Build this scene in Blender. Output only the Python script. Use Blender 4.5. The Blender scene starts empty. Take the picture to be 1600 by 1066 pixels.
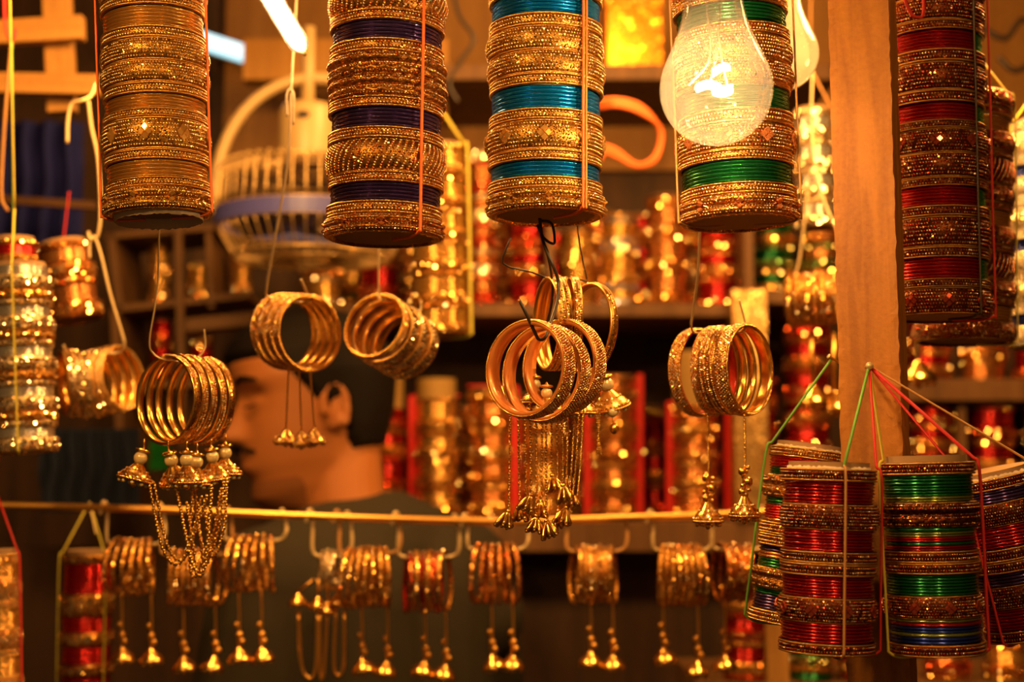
import bpy, math, random
import numpy as np
from mathutils import Vector, Matrix, Quaternion
random.seed(7)
rng = np.random.default_rng(7)
sc = bpy.context.scene
COL = sc.collection
PI = math.pi
F = 50/36*1600
PITCH = math.radians(5.3)
CAM = Vector((0, 0, 1.5))
FW = Vector((0, math.cos(PITCH), math.sin(PITCH)))
UP = Vector((0, -math.sin(PITCH), math.cos(PITCH)))

def P(px, py, Y):
    """point of the place at distance Y in front of the camera, seen at photo pixel px, py"""
    d = FW + Vector((1, 0, 0))*((px-800)/F) + UP*((533-py)/F)
    return CAM + d*(Y/d.y)

def ppm(Y):
    return F/Y

# ------------------------------------------------------------------ materials
MATS = {}
def nt(name):
    m = bpy.data.materials.new(name); m.use_nodes = True
    t = m.node_tree; b = t.nodes['Principled BSDF']
    MATS[name] = m
    return m, t, b

def solid(name, col, rough=.5, metal=0., coat=0., sss=0., spec=.5):
    m, t, b = nt(name)
    b.inputs['Base Color'].default_value = (*col, 1)
    b.inputs['Roughness'].default_value = rough
    b.inputs['Metallic'].default_value = metal
    b.inputs['Coat Weight'].default_value = coat
    b.inputs['Coat Roughness'].default_value = .08
    b.inputs['Specular IOR Level'].default_value = spec
    if sss:
        b.inputs['Subsurface Weight'].default_value = sss
        b.inputs['Subsurface Radius'].default_value = (.02, .008, .004)
        b.inputs['Subsurface Scale'].default_value = .3
    # fine surface variation
    n = t.nodes.new('ShaderNodeTexNoise'); n.inputs['Scale'].default_value = 60
    tc = t.nodes.new('ShaderNodeTexCoord'); t.links.new(tc.outputs['Object'], n.inputs['Vector'])
    bp = t.nodes.new('ShaderNodeBump'); bp.inputs['Strength'].default_value = .12; bp.inputs['Distance'].default_value = .0008
    t.links.new(n.outputs['Fac'], bp.inputs['Height']); t.links.new(bp.outputs['Normal'], b.inputs['Normal'])
    return m

def glitter(name, cols, cell=.0012, rough=.12, amp=.8, metal=1.0, thr=.42, base=.55, brough=.42):
    """flecks: every Voronoi cell has its own colour and its own tilt"""
    m, t, b = nt(name)
    N = t.nodes.new; L = t.links.new
    tc = N('ShaderNodeTexCoord'); oi = N('ShaderNodeObjectInfo')
    ad = N('ShaderNodeVectorMath'); ad.operation = 'ADD'
    ml = N('ShaderNodeMath'); ml.operation = 'MULTIPLY'; ml.inputs[1].default_value = .37
    L(oi.outputs['Random'], ml.inputs[0]); L(tc.outputs['Object'], ad.inputs[0]); L(ml.outputs[0], ad.inputs[1])
    v = N('ShaderNodeTexVoronoi'); v.inputs['Scale'].default_value = 1/cell
    L(ad.outputs[0], v.inputs['Vector'])
    sb = N('ShaderNodeVectorMath'); sb.operation = 'SUBTRACT'; sb.inputs[1].default_value = (.5, .5, .5)
    L(v.outputs['Color'], sb.inputs[0])
    scl = N('ShaderNodeVectorMath'); scl.operation = 'SCALE'; scl.inputs['Scale'].default_value = amp
    L(sb.outputs[0], scl.inputs[0])
    g = N('ShaderNodeNewGeometry')
    a2 = N('ShaderNodeVectorMath'); a2.operation = 'ADD'; L(g.outputs['Normal'], a2.inputs[0]); L(scl.outputs[0], a2.inputs[1])
    nm = N('ShaderNodeVectorMath'); nm.operation = 'NORMALIZE'; L(a2.outputs[0], nm.inputs[0])
    mk = N('ShaderNodeMath'); mk.operation = 'LESS_THAN'; mk.inputs[1].default_value = thr; L(v.outputs['Distance'], mk.inputs[0])
    mn = N('ShaderNodeMix'); mn.data_type = 'VECTOR'; L(mk.outputs[0], mn.inputs[0]); L(g.outputs['Normal'], mn.inputs[4]); L(nm.outputs[0], mn.inputs[5])
    L(mn.outputs[1], b.inputs['Normal'])
    mr = N('ShaderNodeMix'); L(mk.outputs[0], mr.inputs[0]); mr.inputs[2].default_value = brough; mr.inputs[3].default_value = rough; L(mr.outputs[0], b.inputs['Roughness'])
    sx = N('ShaderNodeSeparateColor'); L(v.outputs['Color'], sx.inputs[0])
    cr = N('ShaderNodeValToRGB'); cr.color_ramp.interpolation = 'CONSTANT'
    e = cr.color_ramp.elements
    while len(e) < len(cols): e.new(1)
    pos = 0
    for i, (w, c) in enumerate(cols):
        e[i].position = pos; e[i].color = (*c, 1); pos += w
    L(sx.outputs[0], cr.inputs[0])
    mc = N('ShaderNodeMix'); mc.data_type = 'RGBA'; L(mk.outputs[0], mc.inputs[0]); mc.inputs[6].default_value = (cols[0][1][0]*base, cols[0][1][1]*base*.9, cols[0][1][2]*base*.8, 1)
    L(cr.outputs[0], mc.inputs[7]); L(mc.outputs[2], b.inputs['Base Color'])
    b.inputs['Metallic'].default_value = metal
    return m

def gem(name, cols, rough=.27, metal=1.):
    m, t, b = nt(name)
    N = t.nodes.new; L = t.links.new
    g = N('ShaderNodeNewGeometry'); cr = N('ShaderNodeValToRGB'); cr.color_ramp.interpolation = 'CONSTANT'
    e = cr.color_ramp.elements
    while len(e) < len(cols): e.new(1)
    pos = 0
    for i, (w, c) in enumerate(cols):
        e[i].position = pos; e[i].color = (*c, 1); pos += w
    L(g.outputs['Random Per Island'], cr.inputs[0]); L(cr.outputs[0], b.inputs['Base Color'])
    b.inputs['Metallic'].default_value = metal; b.inputs['Roughness'].default_value = rough
    return m

def wood(name, c1, c2, scale=1., rough=.65):
    m, t, b = nt(name)
    N = t.nodes.new; L = t.links.new
    tc = N('ShaderNodeTexCoord'); mp = N('ShaderNodeMapping'); mp.inputs['Scale'].default_value = (60*scale, 60*scale, 5*scale)
    L(tc.outputs['Object'], mp.inputs[0])
    n = N('ShaderNodeTexNoise'); n.inputs['Scale'].default_value = 1.5; n.inputs['Detail'].default_value = 8; n.inputs['Distortion'].default_value = .8
    L(mp.outputs[0], n.inputs['Vector'])
    n2 = N('ShaderNodeTexNoise'); n2.inputs['Scale'].default_value = 400*scale; n2.inputs['Detail'].default_value = 4
    L(tc.outputs['Object'], n2.inputs['Vector'])
    mx = N('ShaderNodeMath'); mx.operation = 'MULTIPLY_ADD'; mx.inputs[1].default_value = .35; L(n2.outputs[0], mx.inputs[0]); L(n.outputs[0], mx.inputs[2])
    cr = N('ShaderNodeValToRGB'); cr.color_ramp.elements[0].position = .45; cr.color_ramp.elements[1].position = .85
    cr.color_ramp.elements[0].color = (*c2, 1); cr.color_ramp.elements[1].color = (*c1, 1)
    L(mx.outputs[0], cr.inputs[0]); L(cr.outputs[0], b.inputs['Base Color'])
    b.inputs['Roughness'].default_value = rough
    bp = N('ShaderNodeBump'); bp.inputs['Strength'].default_value = .6; bp.inputs['Distance'].default_value = .0012
    L(mx.outputs[0], bp.inputs['Height']); L(bp.outputs[0], b.inputs['Normal'])
    return m

def emit(name, col, s):
    m, t, b = nt(name)
    b.inputs['Base Color'].default_value = (.9, .8, .6, 1)
    b.inputs['Emission Color'].default_value = (*col, 1); b.inputs['Emission Strength'].default_value = s
    return m

def thin_glass(name, haze=.3, tint=(1, .93, .8)):
    """dusty clear lamp glass: mostly transparent, a rim of reflection, a film of dust that scatters"""
    m = bpy.data.materials.new(name); m.use_nodes = True; t = m.node_tree; t.nodes.clear()
    N = t.nodes.new; L = t.links.new
    out = N('ShaderNodeOutputMaterial'); tr = N('ShaderNodeBsdfTransparent'); gl = N('ShaderNodeBsdfGlossy'); gl.inputs['Roughness'].default_value = .03
    tl = N('ShaderNodeBsdfTranslucent'); tl.inputs['Color'].default_value = (*tint, 1)
    lw = N('ShaderNodeLayerWeight'); lw.inputs['Blend'].default_value = .25
    tc = N('ShaderNodeTexCoord'); vo = N('ShaderNodeTexVoronoi'); vo.inputs['Scale'].default_value = 260; L(tc.outputs['Object'], vo.inputs['Vector'])
    lt = N('ShaderNodeMath'); lt.operation = 'LESS_THAN'; lt.inputs[1].default_value = .13; L(vo.outputs['Distance'], lt.inputs[0])
    no = N('ShaderNodeTexNoise'); no.inputs['Scale'].default_value = 45; no.inputs['Detail'].default_value = 5; L(tc.outputs['Object'], no.inputs['Vector'])
    h = N('ShaderNodeMath'); h.operation = 'MULTIPLY_ADD'; h.inputs[1].default_value = haze*.8; h.inputs[2].default_value = haze*.6; L(no.outputs[0], h.inputs[0])
    fr = N('ShaderNodeMath'); fr.operation = 'MULTIPLY_ADD'; fr.inputs[1].default_value = .35 if haze > .05 else .02; L(lw.outputs['Facing'], fr.inputs[0]); L(h.outputs[0], fr.inputs[2])
    sp = N('ShaderNodeMath'); sp.operation = 'MULTIPLY_ADD'; sp.inputs[1].default_value = .5 if haze > .05 else .06; sp.use_clamp = True; L(lt.outputs[0], sp.inputs[0]); L(fr.outputs[0], sp.inputs[2])
    m1 = N('ShaderNodeMixShader'); L(sp.outputs[0], m1.inputs[0]); L(tr.outputs[0], m1.inputs[1]); L(tl.outputs[0], m1.inputs[2])
    f2 = N('ShaderNodeMath'); f2.operation = 'MULTIPLY_ADD'; f2.inputs[1].default_value = .5; f2.inputs[2].default_value = .04; L(lw.outputs['Fresnel'], f2.inputs[0])
    m2 = N('ShaderNodeMixShader'); L(f2.outputs[0], m2.inputs[0]); L(m1.outputs[0], m2.inputs[1]); L(gl.outputs[0], m2.inputs[2])
    L(m2.outputs[0], out.inputs[0])
    MATS[name] = m
    return m

GOLD = solid('gold_metal', (.95, .56, .14), .22, 1.)
GOLDR = solid('satin_gold', (.90, .50, .12), .34, 1.)
COPPER = solid('copper_lacquer', (.90, .30, .07), .32, .35, coat=.5)
SILV = solid('silver_metal', (.85, .78, .62), .22, 1.)
REDLINE = solid('red_lacquer_lining', (.6, .03, .01), .3, .3, coat=.5)
WIRE = solid('galvanised_wire', (.72, .52, .26), .38, .4)
DWIRE = solid('dark_iron_wire', (.035, .02, .012), .4, .2)
CORD_O = solid('orange_cord', (.95, .18, .03), .6)
CORD_Y = solid('yellow_green_cord', (.75, .62, .08), .6)
CORD_G = solid('green_cord', (.16, .42, .06), .6)
CORD_R = solid('red_cord', (.6, .02, .02), .6)
CORD_T = solid('tan_cord', (.50, .24, .07), .7)
CARD = solid('cardboard', (.42, .24, .11), .9)
PAPER = solid('white_torn_paper', (.70, .52, .33), .9)
MAROON = solid('maroon_card', (.16, .035, .015), .8)
PEARL = solid('pearl', (.90, .66, .30), .22, .15, coat=.6)
LAQ = {}
for k, c in dict(teal=(.0, .30, .85), plum=(.10, .05, .22), green=(.01, .20, .05), red=(.50, .012, .012), gold=(.95, .55, .13),
                 blue=(.02, .05, .45), silver=(.8, .76, .66), copper=(.75, .3, .08), lime=(.35, .42, .08), scarlet=(.8, .02, .02)).items():
    LAQ[k] = solid(k+'_lacquer', c, .2 if k not in ('plum',) else .17, .85, coat=.5)
def split_lacquer():
    m, t, b = nt('red_and_green_lacquer')
    N = t.nodes.new; L = t.links.new
    tc = N('ShaderNodeTexCoord'); s = N('ShaderNodeSeparateXYZ'); L(tc.outputs['Object'], s.inputs[0])
    g = N('ShaderNodeMath'); g.operation = 'GREATER_THAN'; g.inputs[1].default_value = .0225; L(s.outputs[0], g.inputs[0])
    mx = N('ShaderNodeMix'); mx.data_type = 'RGBA'; mx.inputs[6].default_value = (.5, .012, .012, 1); mx.inputs[7].default_value = (.01, .5, .08, 1)
    L(g.outputs[0], mx.inputs[0]); L(mx.outputs[2], b.inputs['Base Color'])
    b.inputs['Metallic'].default_value = .8; b.inputs['Roughness'].default_value = .25; b.inputs['Coat Weight'].default_value = .5
    return m
LAQ['redgreen'] = split_lacquer()

PAL = {}
def palette(name, base, gems, rim, cell=.0013):
    PAL[name] = (glitter(name+'_glitter', base, cell), gem(name+'_stones', gems), rim, solid(name+'_mirror', tuple(x*.9 for x in gems[1][1]), .2, .7, coat=.5))
palette('champagne', [(.5, (.62, .33, .07)), (.3, (.85, .53, .16)), (.2, (.45, .16, .05))], [(.6, (.97, .68, .25)), (.25, (.9, .48, .12)), (.15, (1, .9, .6))], GOLDR)
palette('amber', [(.5, (.55, .26, .06)), (.3, (.85, .48, .12)), (.2, (.35, .08, .03))], [(.55, (.95, .6, .2)), (.25, (.75, .25, .08)), (.2, (1, .85, .6))], GOLD)
palette('shaded_ruby', [(.5, (.16, .05, .02)), (.3, (.30, .12, .04)), (.2, (.3, .02, .01))], [(.5, (.50, .24, .09)), (.35, (.45, .07, .03)), (.15, (.95, .7, .45))], solid('dull_gold', (.62, .32, .08), .4, 1.))  # red-gold with base and stones darkened to stand in for the post's shadow
palette('silver', [(.5, (.80, .60, .28)), (.3, (.95, .82, .5)), (.2, (.6, .38, .12))], [(.6, (1, .92, .7)), (.25, (.95, .75, .35)), (.15, (1, 1, 1))], SILV)
# flecks for things further back: larger stones
FAR = {}
for k, b in dict(gold=[(.6, (.85, .45, .10)), (.25, (.95, .65, .22)), (.15, (.6, .2, .04))],
                 orange=[(.5, (.7, .26, .05)), (.3, (.9, .5, .14)), (.2, (.5, .07, .02))],
                 red=[(.6, (.55, .03, .015)), (.25, (.8, .25, .06)), (.15, (.95, .6, .25))],
                 pale=[(.5, (.9, .72, .42)), (.3, (1, .85, .55)), (.2, (.8, .45, .15))],
                 silverblue=[(.45, (.8, .8, .85)), (.3, (.35, .4, .7)), (.25, (.95, .8, .5))],
                 green=[(.5, (.10, .16, .04)), (.3, (.6, .5, .12)), (.2, (.05, .25, .08))],
                 copper=[(.6, (.6, .22, .05)), (.4, (.8, .38, .1))]).items():
    FAR[k] = glitter('far_'+k, b, .0042, .08, .75, thr=.42, base=.6, brough=.48)
FGEM = dict(gold=gem('far_gold_stones', [(.5, (.95, .62, .2)), (.3, (.95, .8, .45)), (.2, (.9, .35, .08))], .10),
            pale=gem('far_pale_stones', [(.6, (1, .9, .65)), (.4, (.95, .7, .35))], .10),
            red=gem('far_red_stones', [(.4, (.9, .15, .05)), (.6, (.95, .6, .25))], .10),
            silverblue=gem('far_blue_stones', [(.35, (.45, .5, 1)), (.65, (1, .8, .45))], .10),
            green=gem('far_green_stones', [(.3, (.3, .7, .25)), (.7, (.95, .8, .35))], .10))
WPOST = wood('raw_pine_post', (.46, .170, .015), (.30, .10, .008))
WSHELF = wood('brown_shelf_board', (.20, .09, .025), (.10, .04, .01), .5)
WLAT = wood('pale_lath', (.55, .27, .06), (.38, .17, .03), .5)
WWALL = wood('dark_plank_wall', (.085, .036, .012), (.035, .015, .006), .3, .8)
WBACK = wood('warm_brown_back_board', (.42, .20, .045), (.26, .11, .02), .35, .7)
CONC = solid('dark_ground', (.08, .05, .03), .9)

# ------------------------------------------------------------------ mesh helpers
class MB:
    def __init__(s): s.v = []; s.f = []; s.m = []; s.sm = []; s.n = 0
    def add(s, verts, faces, mat=0, smooth=True):
        o = s.n
        s.v.extend([tuple(x) for x in verts]); s.n += len(verts)
        s.f.extend([tuple(i+o for i in f) for f in faces])
        s.m.extend([mat]*len(faces)); s.sm.extend([smooth]*len(faces))
    def mesh(s, name, mats):
        me = bpy.data.meshes.new(name)
        me.from_pydata(s.v, [], s.f)
        for m in mats: me.materials.append(m)
        me.polygons.foreach_set('material_index', s.m)
        me.polygons.foreach_set('use_smooth', s.sm)
        me.update()
        return me
    # profile = list of (r, z); closed ring cross-section unless open_
    def lathe(s, prof, seg=96, mat=0, smooth=True, open_=False, zfun=None, rfun=None, caps=False):
        n = len(prof); vs = []
        for i in range(seg):
            a = 2*PI*i/seg; c, si = math.cos(a), math.sin(a)
            for (r, z) in prof:
                rr = r*(rfun(a, z) if rfun else 1); vs.append((rr*c, rr*si, z + (zfun(a) if zfun else 0)))
        fs = []
        m = n if not open_ else n-1
        for i in range(seg):
            i2 = (i+1) % seg
            for j in range(m):
                j2 = (j+1) % n
                fs.append((i*n+j, i2*n+j, i2*n+j2, i*n+j2))
        s.add(vs, fs, mat, smooth)
        if caps:
            s.add([vs[i*n] for i in range(seg)], [tuple(range(seg))], mat, False)
            s.add([vs[i*n+n-1] for i in range(seg)], [tuple(reversed(range(seg)))], mat, False)
    def rim(s, R, z, r, nb, mat=0, amp=.45, k=6):
        """a milled beaded wire: torus whose thickness ripples nb times"""
        seg = nb*4; vs = []; fs = []
        for i in range(seg):
            a = 2*PI*i/seg; rr = r*(1-amp*(.5+.5*math.cos(2*PI*i/4)))
            for j in range(k):
                b = 2*PI*j/k
                q = R+rr*math.cos(b); vs.append((q*math.cos(a), q*math.sin(a), z+rr*math.sin(b)))
        for i in range(seg):
            for j in range(k):
                fs.append((i*k+j, ((i+1) % seg)*k+j, ((i+1) % seg)*k+(j+1) % k, i*k+(j+1) % k))
        s.add(vs, fs, mat)
    def box(s, lo, hi, mat=0):
        x0, y0, z0 = lo; x1, y1, z1 = hi
        s.add([(x0, y0, z0), (x1, y0, z0), (x1, y1, z0), (x0, y1, z0), (x0, y0, z1), (x1, y0, z1), (x1, y1, z1), (x0, y1, z1)],
              [(0, 3, 2, 1), (4, 5, 6, 7), (0, 1, 5, 4), (1, 2, 6, 5), (2, 3, 7, 6), (3, 0, 4, 7)], mat, False)
    def tube(s, pts, r, k=6, mat=0, taper=None):
        pts = [Vector(p) for p in pts]; n = len(pts); vs = []; fs = []
        t0 = (pts[1]-pts[0]).normalized(); ref = t0.orthogonal().normalized()
        for i, p in enumerate(pts):
            t = (pts[min(i+1, n-1)]-pts[max(i-1, 0)]).normalized()
            ref = (ref - t*ref.dot(t))
            ref = ref.normalized() if ref.length > 1e-6 else t.orthogonal().normalized()
            b = t.cross(ref); rr = r if taper is None else r*taper(i/(n-1))
            for j in range(k):
                a = 2*PI*j/k; vs.append(p+ref*(rr*math.cos(a))+b*(rr*math.sin(a)))
        for i in range(n-1):
            for j in range(k):
                fs.append((i*k+j, i*k+(j+1) % k, (i+1)*k+(j+1) % k, (i+1)*k+j))
        fs.append(tuple(reversed(range(k)))); fs.append(tuple((n-1)*k+j for j in range(k)))
        s.add(vs, fs, mat)
    def sphere(s, c, r, mat=0, nu=10, nv=6, sc3=(1, 1, 1)):
        vs = [(c[0], c[1], c[2]+r*sc3[2])]; fs = []
        for i in range(1, nv):
            a = PI*i/nv
            for j in range(nu):
                b = 2*PI*j/nu
                vs.append((c[0]+r*sc3[0]*math.sin(a)*math.cos(b), c[1]+r*sc3[1]*math.sin(a)*math.sin(b), c[2]+r*sc3[2]*math.cos(a)))
        vs.append((c[0], c[1], c[2]-r*sc3[2])); L = len(vs)-1
        for j in range(nu): fs.append((0, 1+j, 1+(j+1) % nu))
        for i in range(nv-2):
            for j in range(nu):
                a = 1+i*nu; fs.append((a+j, a+nu+j, a+nu+(j+1) % nu, a+(j+1) % nu))
        a = 1+(nv-2)*nu
        for j in range(nu): fs.append((L, a+(j+1) % nu, a+j))
        s.add(vs, fs, mat)

def stones(mb, pts, mat, r, kind='gem', jit=.28):
    """pts: (angle, R, z, slope) -> faceted stones or round beads set on a ring"""
    for (a, R, z, sl) in pts:
        n = Vector((math.cos(a)*math.cos(sl), math.sin(a)*math.cos(sl), math.sin(sl)))
        c = Vector((R*math.cos(a), R*math.sin(a), z))
        if kind == 'bead':
            mb.sphere(c, r, mat, 8, 5); continue
        n = (n+Vector(rng.uniform(-jit, jit, 3))).normalized()
        u = n.orthogonal().normalized(); w = n.cross(u)
        k = 6 if kind == 'gem' else 4
        ph = random.random()*PI if kind == 'gem' else 0
        if kind != 'gem':
            u = Vector((-math.sin(a), math.cos(a), 0)); u = (u-n*u.dot(n)).normalized(); w = n.cross(u)
        vs = []
        for rr, hh in ((r, -r*.2), (r*1.0, r*.15), (r*(.58 if r < .0015 else .78), r*(.7 if r < .0015 else .5))):
            for j in range(k):
                b = 2*PI*j/k+ph; vs.append(c+u*(rr*math.cos(b))+w*(rr*math.sin(b))+n*hh)
        fs = []
        for q in (0, 1):
            for j in range(k): fs.append((q*k+j, q*k+(j+1) % k, (q+1)*k+(j+1) % k, (q+1)*k+j))
        fs.append(tuple(2*k+j for j in range(k)))
        mb.add(vs, fs, mat, False)

def catmull(pts, n=8):
    pts = [Vector(p) for p in pts]
    if len(pts) < 3: return pts
    q = [pts[0]*2-pts[1]]+pts+[pts[-1]*2-pts[-2]]; out = []
    for i in range(1, len(q)-2):
        for k in range(n):
            t = k/n
            out.append(.5*((2*q[i])+(q[i+1]-q[i-1])*t+(2*q[i-1]-5*q[i]+4*q[i+1]-q[i+2])*t*t+(-q[i-1]+3*q[i]-3*q[i+1]+q[i+2])*t**3))
    out.append(pts[-1]); return out

def link(name, me, parent=None, loc=None, rot=None, scale=None):
    o = bpy.data.objects.new(name, me); COL.objects.link(o)
    if parent is not None: o.parent = parent
    if loc is not None: o.location = loc
    if rot is not None:
        o.rotation_mode = 'QUATERNION'; o.rotation_quaternion = rot
    if scale is not None: o.scale = scale
    return o
def tag(o, label, cat, group=None):
    o['label'] = label; o['category'] = cat
    if group: o['group'] = group
    return o
def thing(name, loc, label, cat, group=None, rot=None):
    return tag(link(name, None, None, loc, rot), label, cat, group)
def struct(name, mb, mat):
    o = link(name, mb.mesh(name, mat)); o['kind'] = 'structure'; return o
def wire(name, pts, r, mat, parent=None, smooth=8, k=6):
    mb = MB(); p = catmull(pts, smooth) if smooth else pts
    if parent is not None:
        inv = parent.matrix_basis.inverted(); p = [inv @ Vector(q) for q in p]
    mb.tube(p, r, k)
    return link(name, mb.mesh(name, [mat]), parent)

# ------------------------------------------------------------------ bangle meshes (nominal outer radius .036)
def arc_prof(R, h, bulge, n=9, thick=.0022, lobes=1):
    o = []
    for i in range(n+1):
        t = i/n; z = -h/2+h*t
        o.append((R-bulge+bulge*abs(math.sin(PI*t*lobes))**.6, z))
    return o+[(R-bulge-thick, h/2), (R-bulge-thick, -h/2)]
def surf_on(R, h, bulge, z, lobes=1):
    t = (z+h/2)/h
    x = R-bulge+bulge*abs(math.sin(PI*t*lobes))**.6
    return x, (z/h)*1.1 if lobes == 1 else .9*math.cos(PI*t*lobes)*-1*(1 if (t*lobes) % 2 < 1 else -1)
RW, RN, RT = .0372, .0354, .0332
def m_thin():
    mb = MB(); r = .00112
    mb.lathe([(RT-r+r*math.cos(2*PI*j/8)*1.0, r*math.sin(2*PI*j/8)) for j in range(8)], 96, 0)
    mb.rim(RT+.00012, 0, .00032, 150, 1, .5, 5)
    return mb, .0023
def m_narrow():
    mb = MB(); h = .0066
    mb.lathe([(RN-.0024, -h/2), (RN-.0007, -h/2), (RN-.0007, h/2), (RN-.0024, h/2)], 96, 0)
    for z in (-.0027, .0027): mb.rim(RN-.0004, z, .0006, 190, 2)
    for z in (-.0011, .0011):
        stones(mb, [(2*PI*(i+.5*(z > 0))/106, RN-.0006, z, 0) for i in range(106)], 1, .00078, 'bead')
    return mb, h
def m_wide(kind):
    mb = MB(); h = {'lobe': .0145, 'diag': .0195}.get(kind, .0175); bul = .0032 if kind != 'diag' else .0040
    lob = 2 if kind in ('lobe', 'rope', 'foot') else 1
    if kind == 'lobe': lob = 1; bul = .003
    R = RW
    rf = None
    if kind == 'rope': rf = lambda a, z: 1+.018*math.sin(a*26)*math.sin(abs(z)*700)
    mb.lathe(arc_prof(R-.0006, h, bul, 16, lobes=lob), 120, 0, rfun=rf)
    for z in (-h/2+.0006, h/2-.0006): mb.rim(R-bul-.0001, z, .0006, 190, 2)
    pts = []; sq = []
    clusters = []
    if kind in ('diamond', 'foot'):
        for c in range(9): clusters.append((2*PI*c/9+.12, 0.))
    if kind == 'diag':
        for s_ in range(52):
            for i in range(13):
                t = i/12; z = -h/2+.0015+(h-.003)*t
                x, sl = surf_on(R, h, bul, z); pts.append((2*PI*(s_+1.9*t)/52, x-.0006, z, sl))
        stones(mb, pts, 1, .00082, 'bead')
        return mb, h
    rows = int(h/.0020)-1
    for k in range(rows):
        z = -h/2+.0022+(h-.0044)*k/(rows-1)
        x, sl = surf_on(R, h, bul, z, lob)
        n = 118
        for i in range(n):
            a = 2*PI*(i+.5*(k % 2))/n
            if any(abs(((a-ca+PI) % (2*PI))-PI)*R+abs(z-cz) < .0052 for ca, cz in clusters): continue
            if kind == 'rope' and (k % 3 == 1): continue
            if random.random() < .06: continue
            pts.append((a, x-.0006, z, sl))
    stones(mb, pts[::6], 1, .0009); stones(mb, [p for i, p in enumerate(pts) if i % 6], 1, .00074, 'bead')
    for ca, cz in clusters:
        for du, dv in ((0, .0024), (0, -.0024), (.0024, 0), (-.0024, 0)):
            x, sl = surf_on(R, h, bul, cz+dv, lob)
            sq.append((ca+du/R, x-.0004, cz+dv, sl))
    stones(mb, sq, 3, .0025, 'sq', .10)
    return mb, h
# wider hanging bangles with a smooth inner face
def m_copper():
    mb = MB(); h = .0125; R = .036
    mb.lathe([(R-.0042, -h/2), (R-.0012, -h/2), (R-.0012, h/2), (R-.0042, h/2), (R-.0048, 0)], 112, 3)
    for z in (-h/2, h/2): mb.rim(R-.0012, z, .00085, 150, 2)
    pts = []
    for k, z in enumerate((-.0042, -.0021, 0, .0021, .0042)):
        for i in range(110): pts.append((2*PI*(i+.5*(k % 2))/110, R-.0009+.0006*(1-abs(z)/.0042), z, z*60))
    stones(mb, pts[::5], 1, .0012); stones(mb, pts, 1, .0009, 'bead')
    return mb, h
def m_slim():
    mb = MB(); h = .0042; R = .036
    mb.lathe([(R-.0022, -h/2), (R-.0005, -h/2), (R-.0002, 0), (R-.0005, h/2), (R-.0022, h/2)], 112, 0)
    mb.lathe([(R-.0026, -h/2-.0002), (R-.0005, -h/2-.0003), (R-.0005, -h/2+.0004), (R-.0022, -h/2+.0004), (R-.0022, h/2-.0004), (R-.0005, h/2-.0004), (R-.0005, h/2+.0003), (R-.0026, h/2+.0002)], 112, 2)
    pts = [(2*PI*(i+.5*(k % 2))/120, R-.0005, z, 0) for k, z in enumerate((-.0011, .0011)) for i in range(96)]
    stones(mb, pts[::5], 1, .0009); stones(mb, pts, 1, .0006, 'bead')
    return mb, h
def m_cuff():
    mb = MB(); h = .0130; R = .036
    mb.lathe([(R-.0022, -h/2), (R-.0004, -h/2), (R+.0006, 0), (R-.0004, h/2), (R-.0022, h/2)], 112, 0)
    mb.lathe([(R-.0027, -h/2), (R-.0022, -h/2), (R-.0022, h/2), (R-.0027, h/2), (R-.0033, h/4), (R-.0030, 0), (R-.0033, -h/4)], 112, 3)
    for z in (-h/2, h/2): mb.rim(R-.001, z, .0008, 150, 2)
    pts = [(2*PI*(i+.5*(k % 2))/90, R+.0003-.0006*abs(z)/.005, z, z*50) for k, z in enumerate((-.0048, -.0029, -.001, .001, .0029, .0048)) for i in range(90)]
    stones(mb, pts[::4], 1, .0011); stones(mb, pts, 1, .0008, 'bead')
    return mb, h
# simpler ones for things further back
def m_fcuff():
    mb = MB(); h = .0130; R = .036
    mb.lathe([(R-.0022, -h/2), (R-.0004, -h/2), (R+.0006, 0), (R-.0004, h/2), (R-.0022, h/2)], 80, 0)
    mb.lathe([(R-.0027, -h/2), (R-.0022, -h/2), (R-.0022, h/2), (R-.0027, h/2), (R-.0033, h/4), (R-.0030, 0), (R-.0033, -h/4)], 80, 3)
    for z in (-h/2, h/2): mb.rim(R-.001, z, .0009, 100, 2)
    stones(mb, [(2*PI*(i+.5*(k % 2))/52, R+.0002-.0006*abs(z)/.005, z, z*40) for k, z in enumerate((-.0042, -.0014, .0014, .0042)) for i in range(52)], 1, .0017, 'gem', .36)
    return mb, h
def m_fset():
    mb = MB(); pr = []; n = 5; h = .0115
    for i in range(n):
        for t in (0, .25, .5, .75):
            pr.append((RT-.0009+.0011*math.sin(PI*t), -h/2+h*(i+t)/n))
    mb.lathe(pr+[(RT-.003, h/2), (RT-.003, -h/2)], 48, 0); return mb, h
def m_fnar():
    mb = MB(); h = .006
    mb.lathe(arc_prof(RN, h, .0008, 4), 48, 0)
    stones(mb, [(random.random()*2*PI, RN-.0004, random.uniform(-.001, .001), 0) for i in range(76)], 1, .0018, 'gem', .36); return mb, h
def m_fwide():
    mb = MB(); h = .016
    mb.lathe(arc_prof(RW, h, .0025, 8), 48, 0)
    stones(mb, [(random.random()*2*PI, RW-.0006, random.uniform(-.005, .005), 0) for i in range(190)], 1, .0020, 'gem', .36)
    return mb, h
def m_fslim():
    mb = MB(); h = .0055; R = .036
    mb.lathe([(R-.0025, -h/2), (R-.0005, -h/2), (R, 0), (R-.0005, h/2), (R-.0025, h/2)], 56, 0)
    stones(mb, [(2*PI*i/44, R-.0003, 0, 0) for i in range(44)], 1, .0013)
    return mb, h

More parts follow.
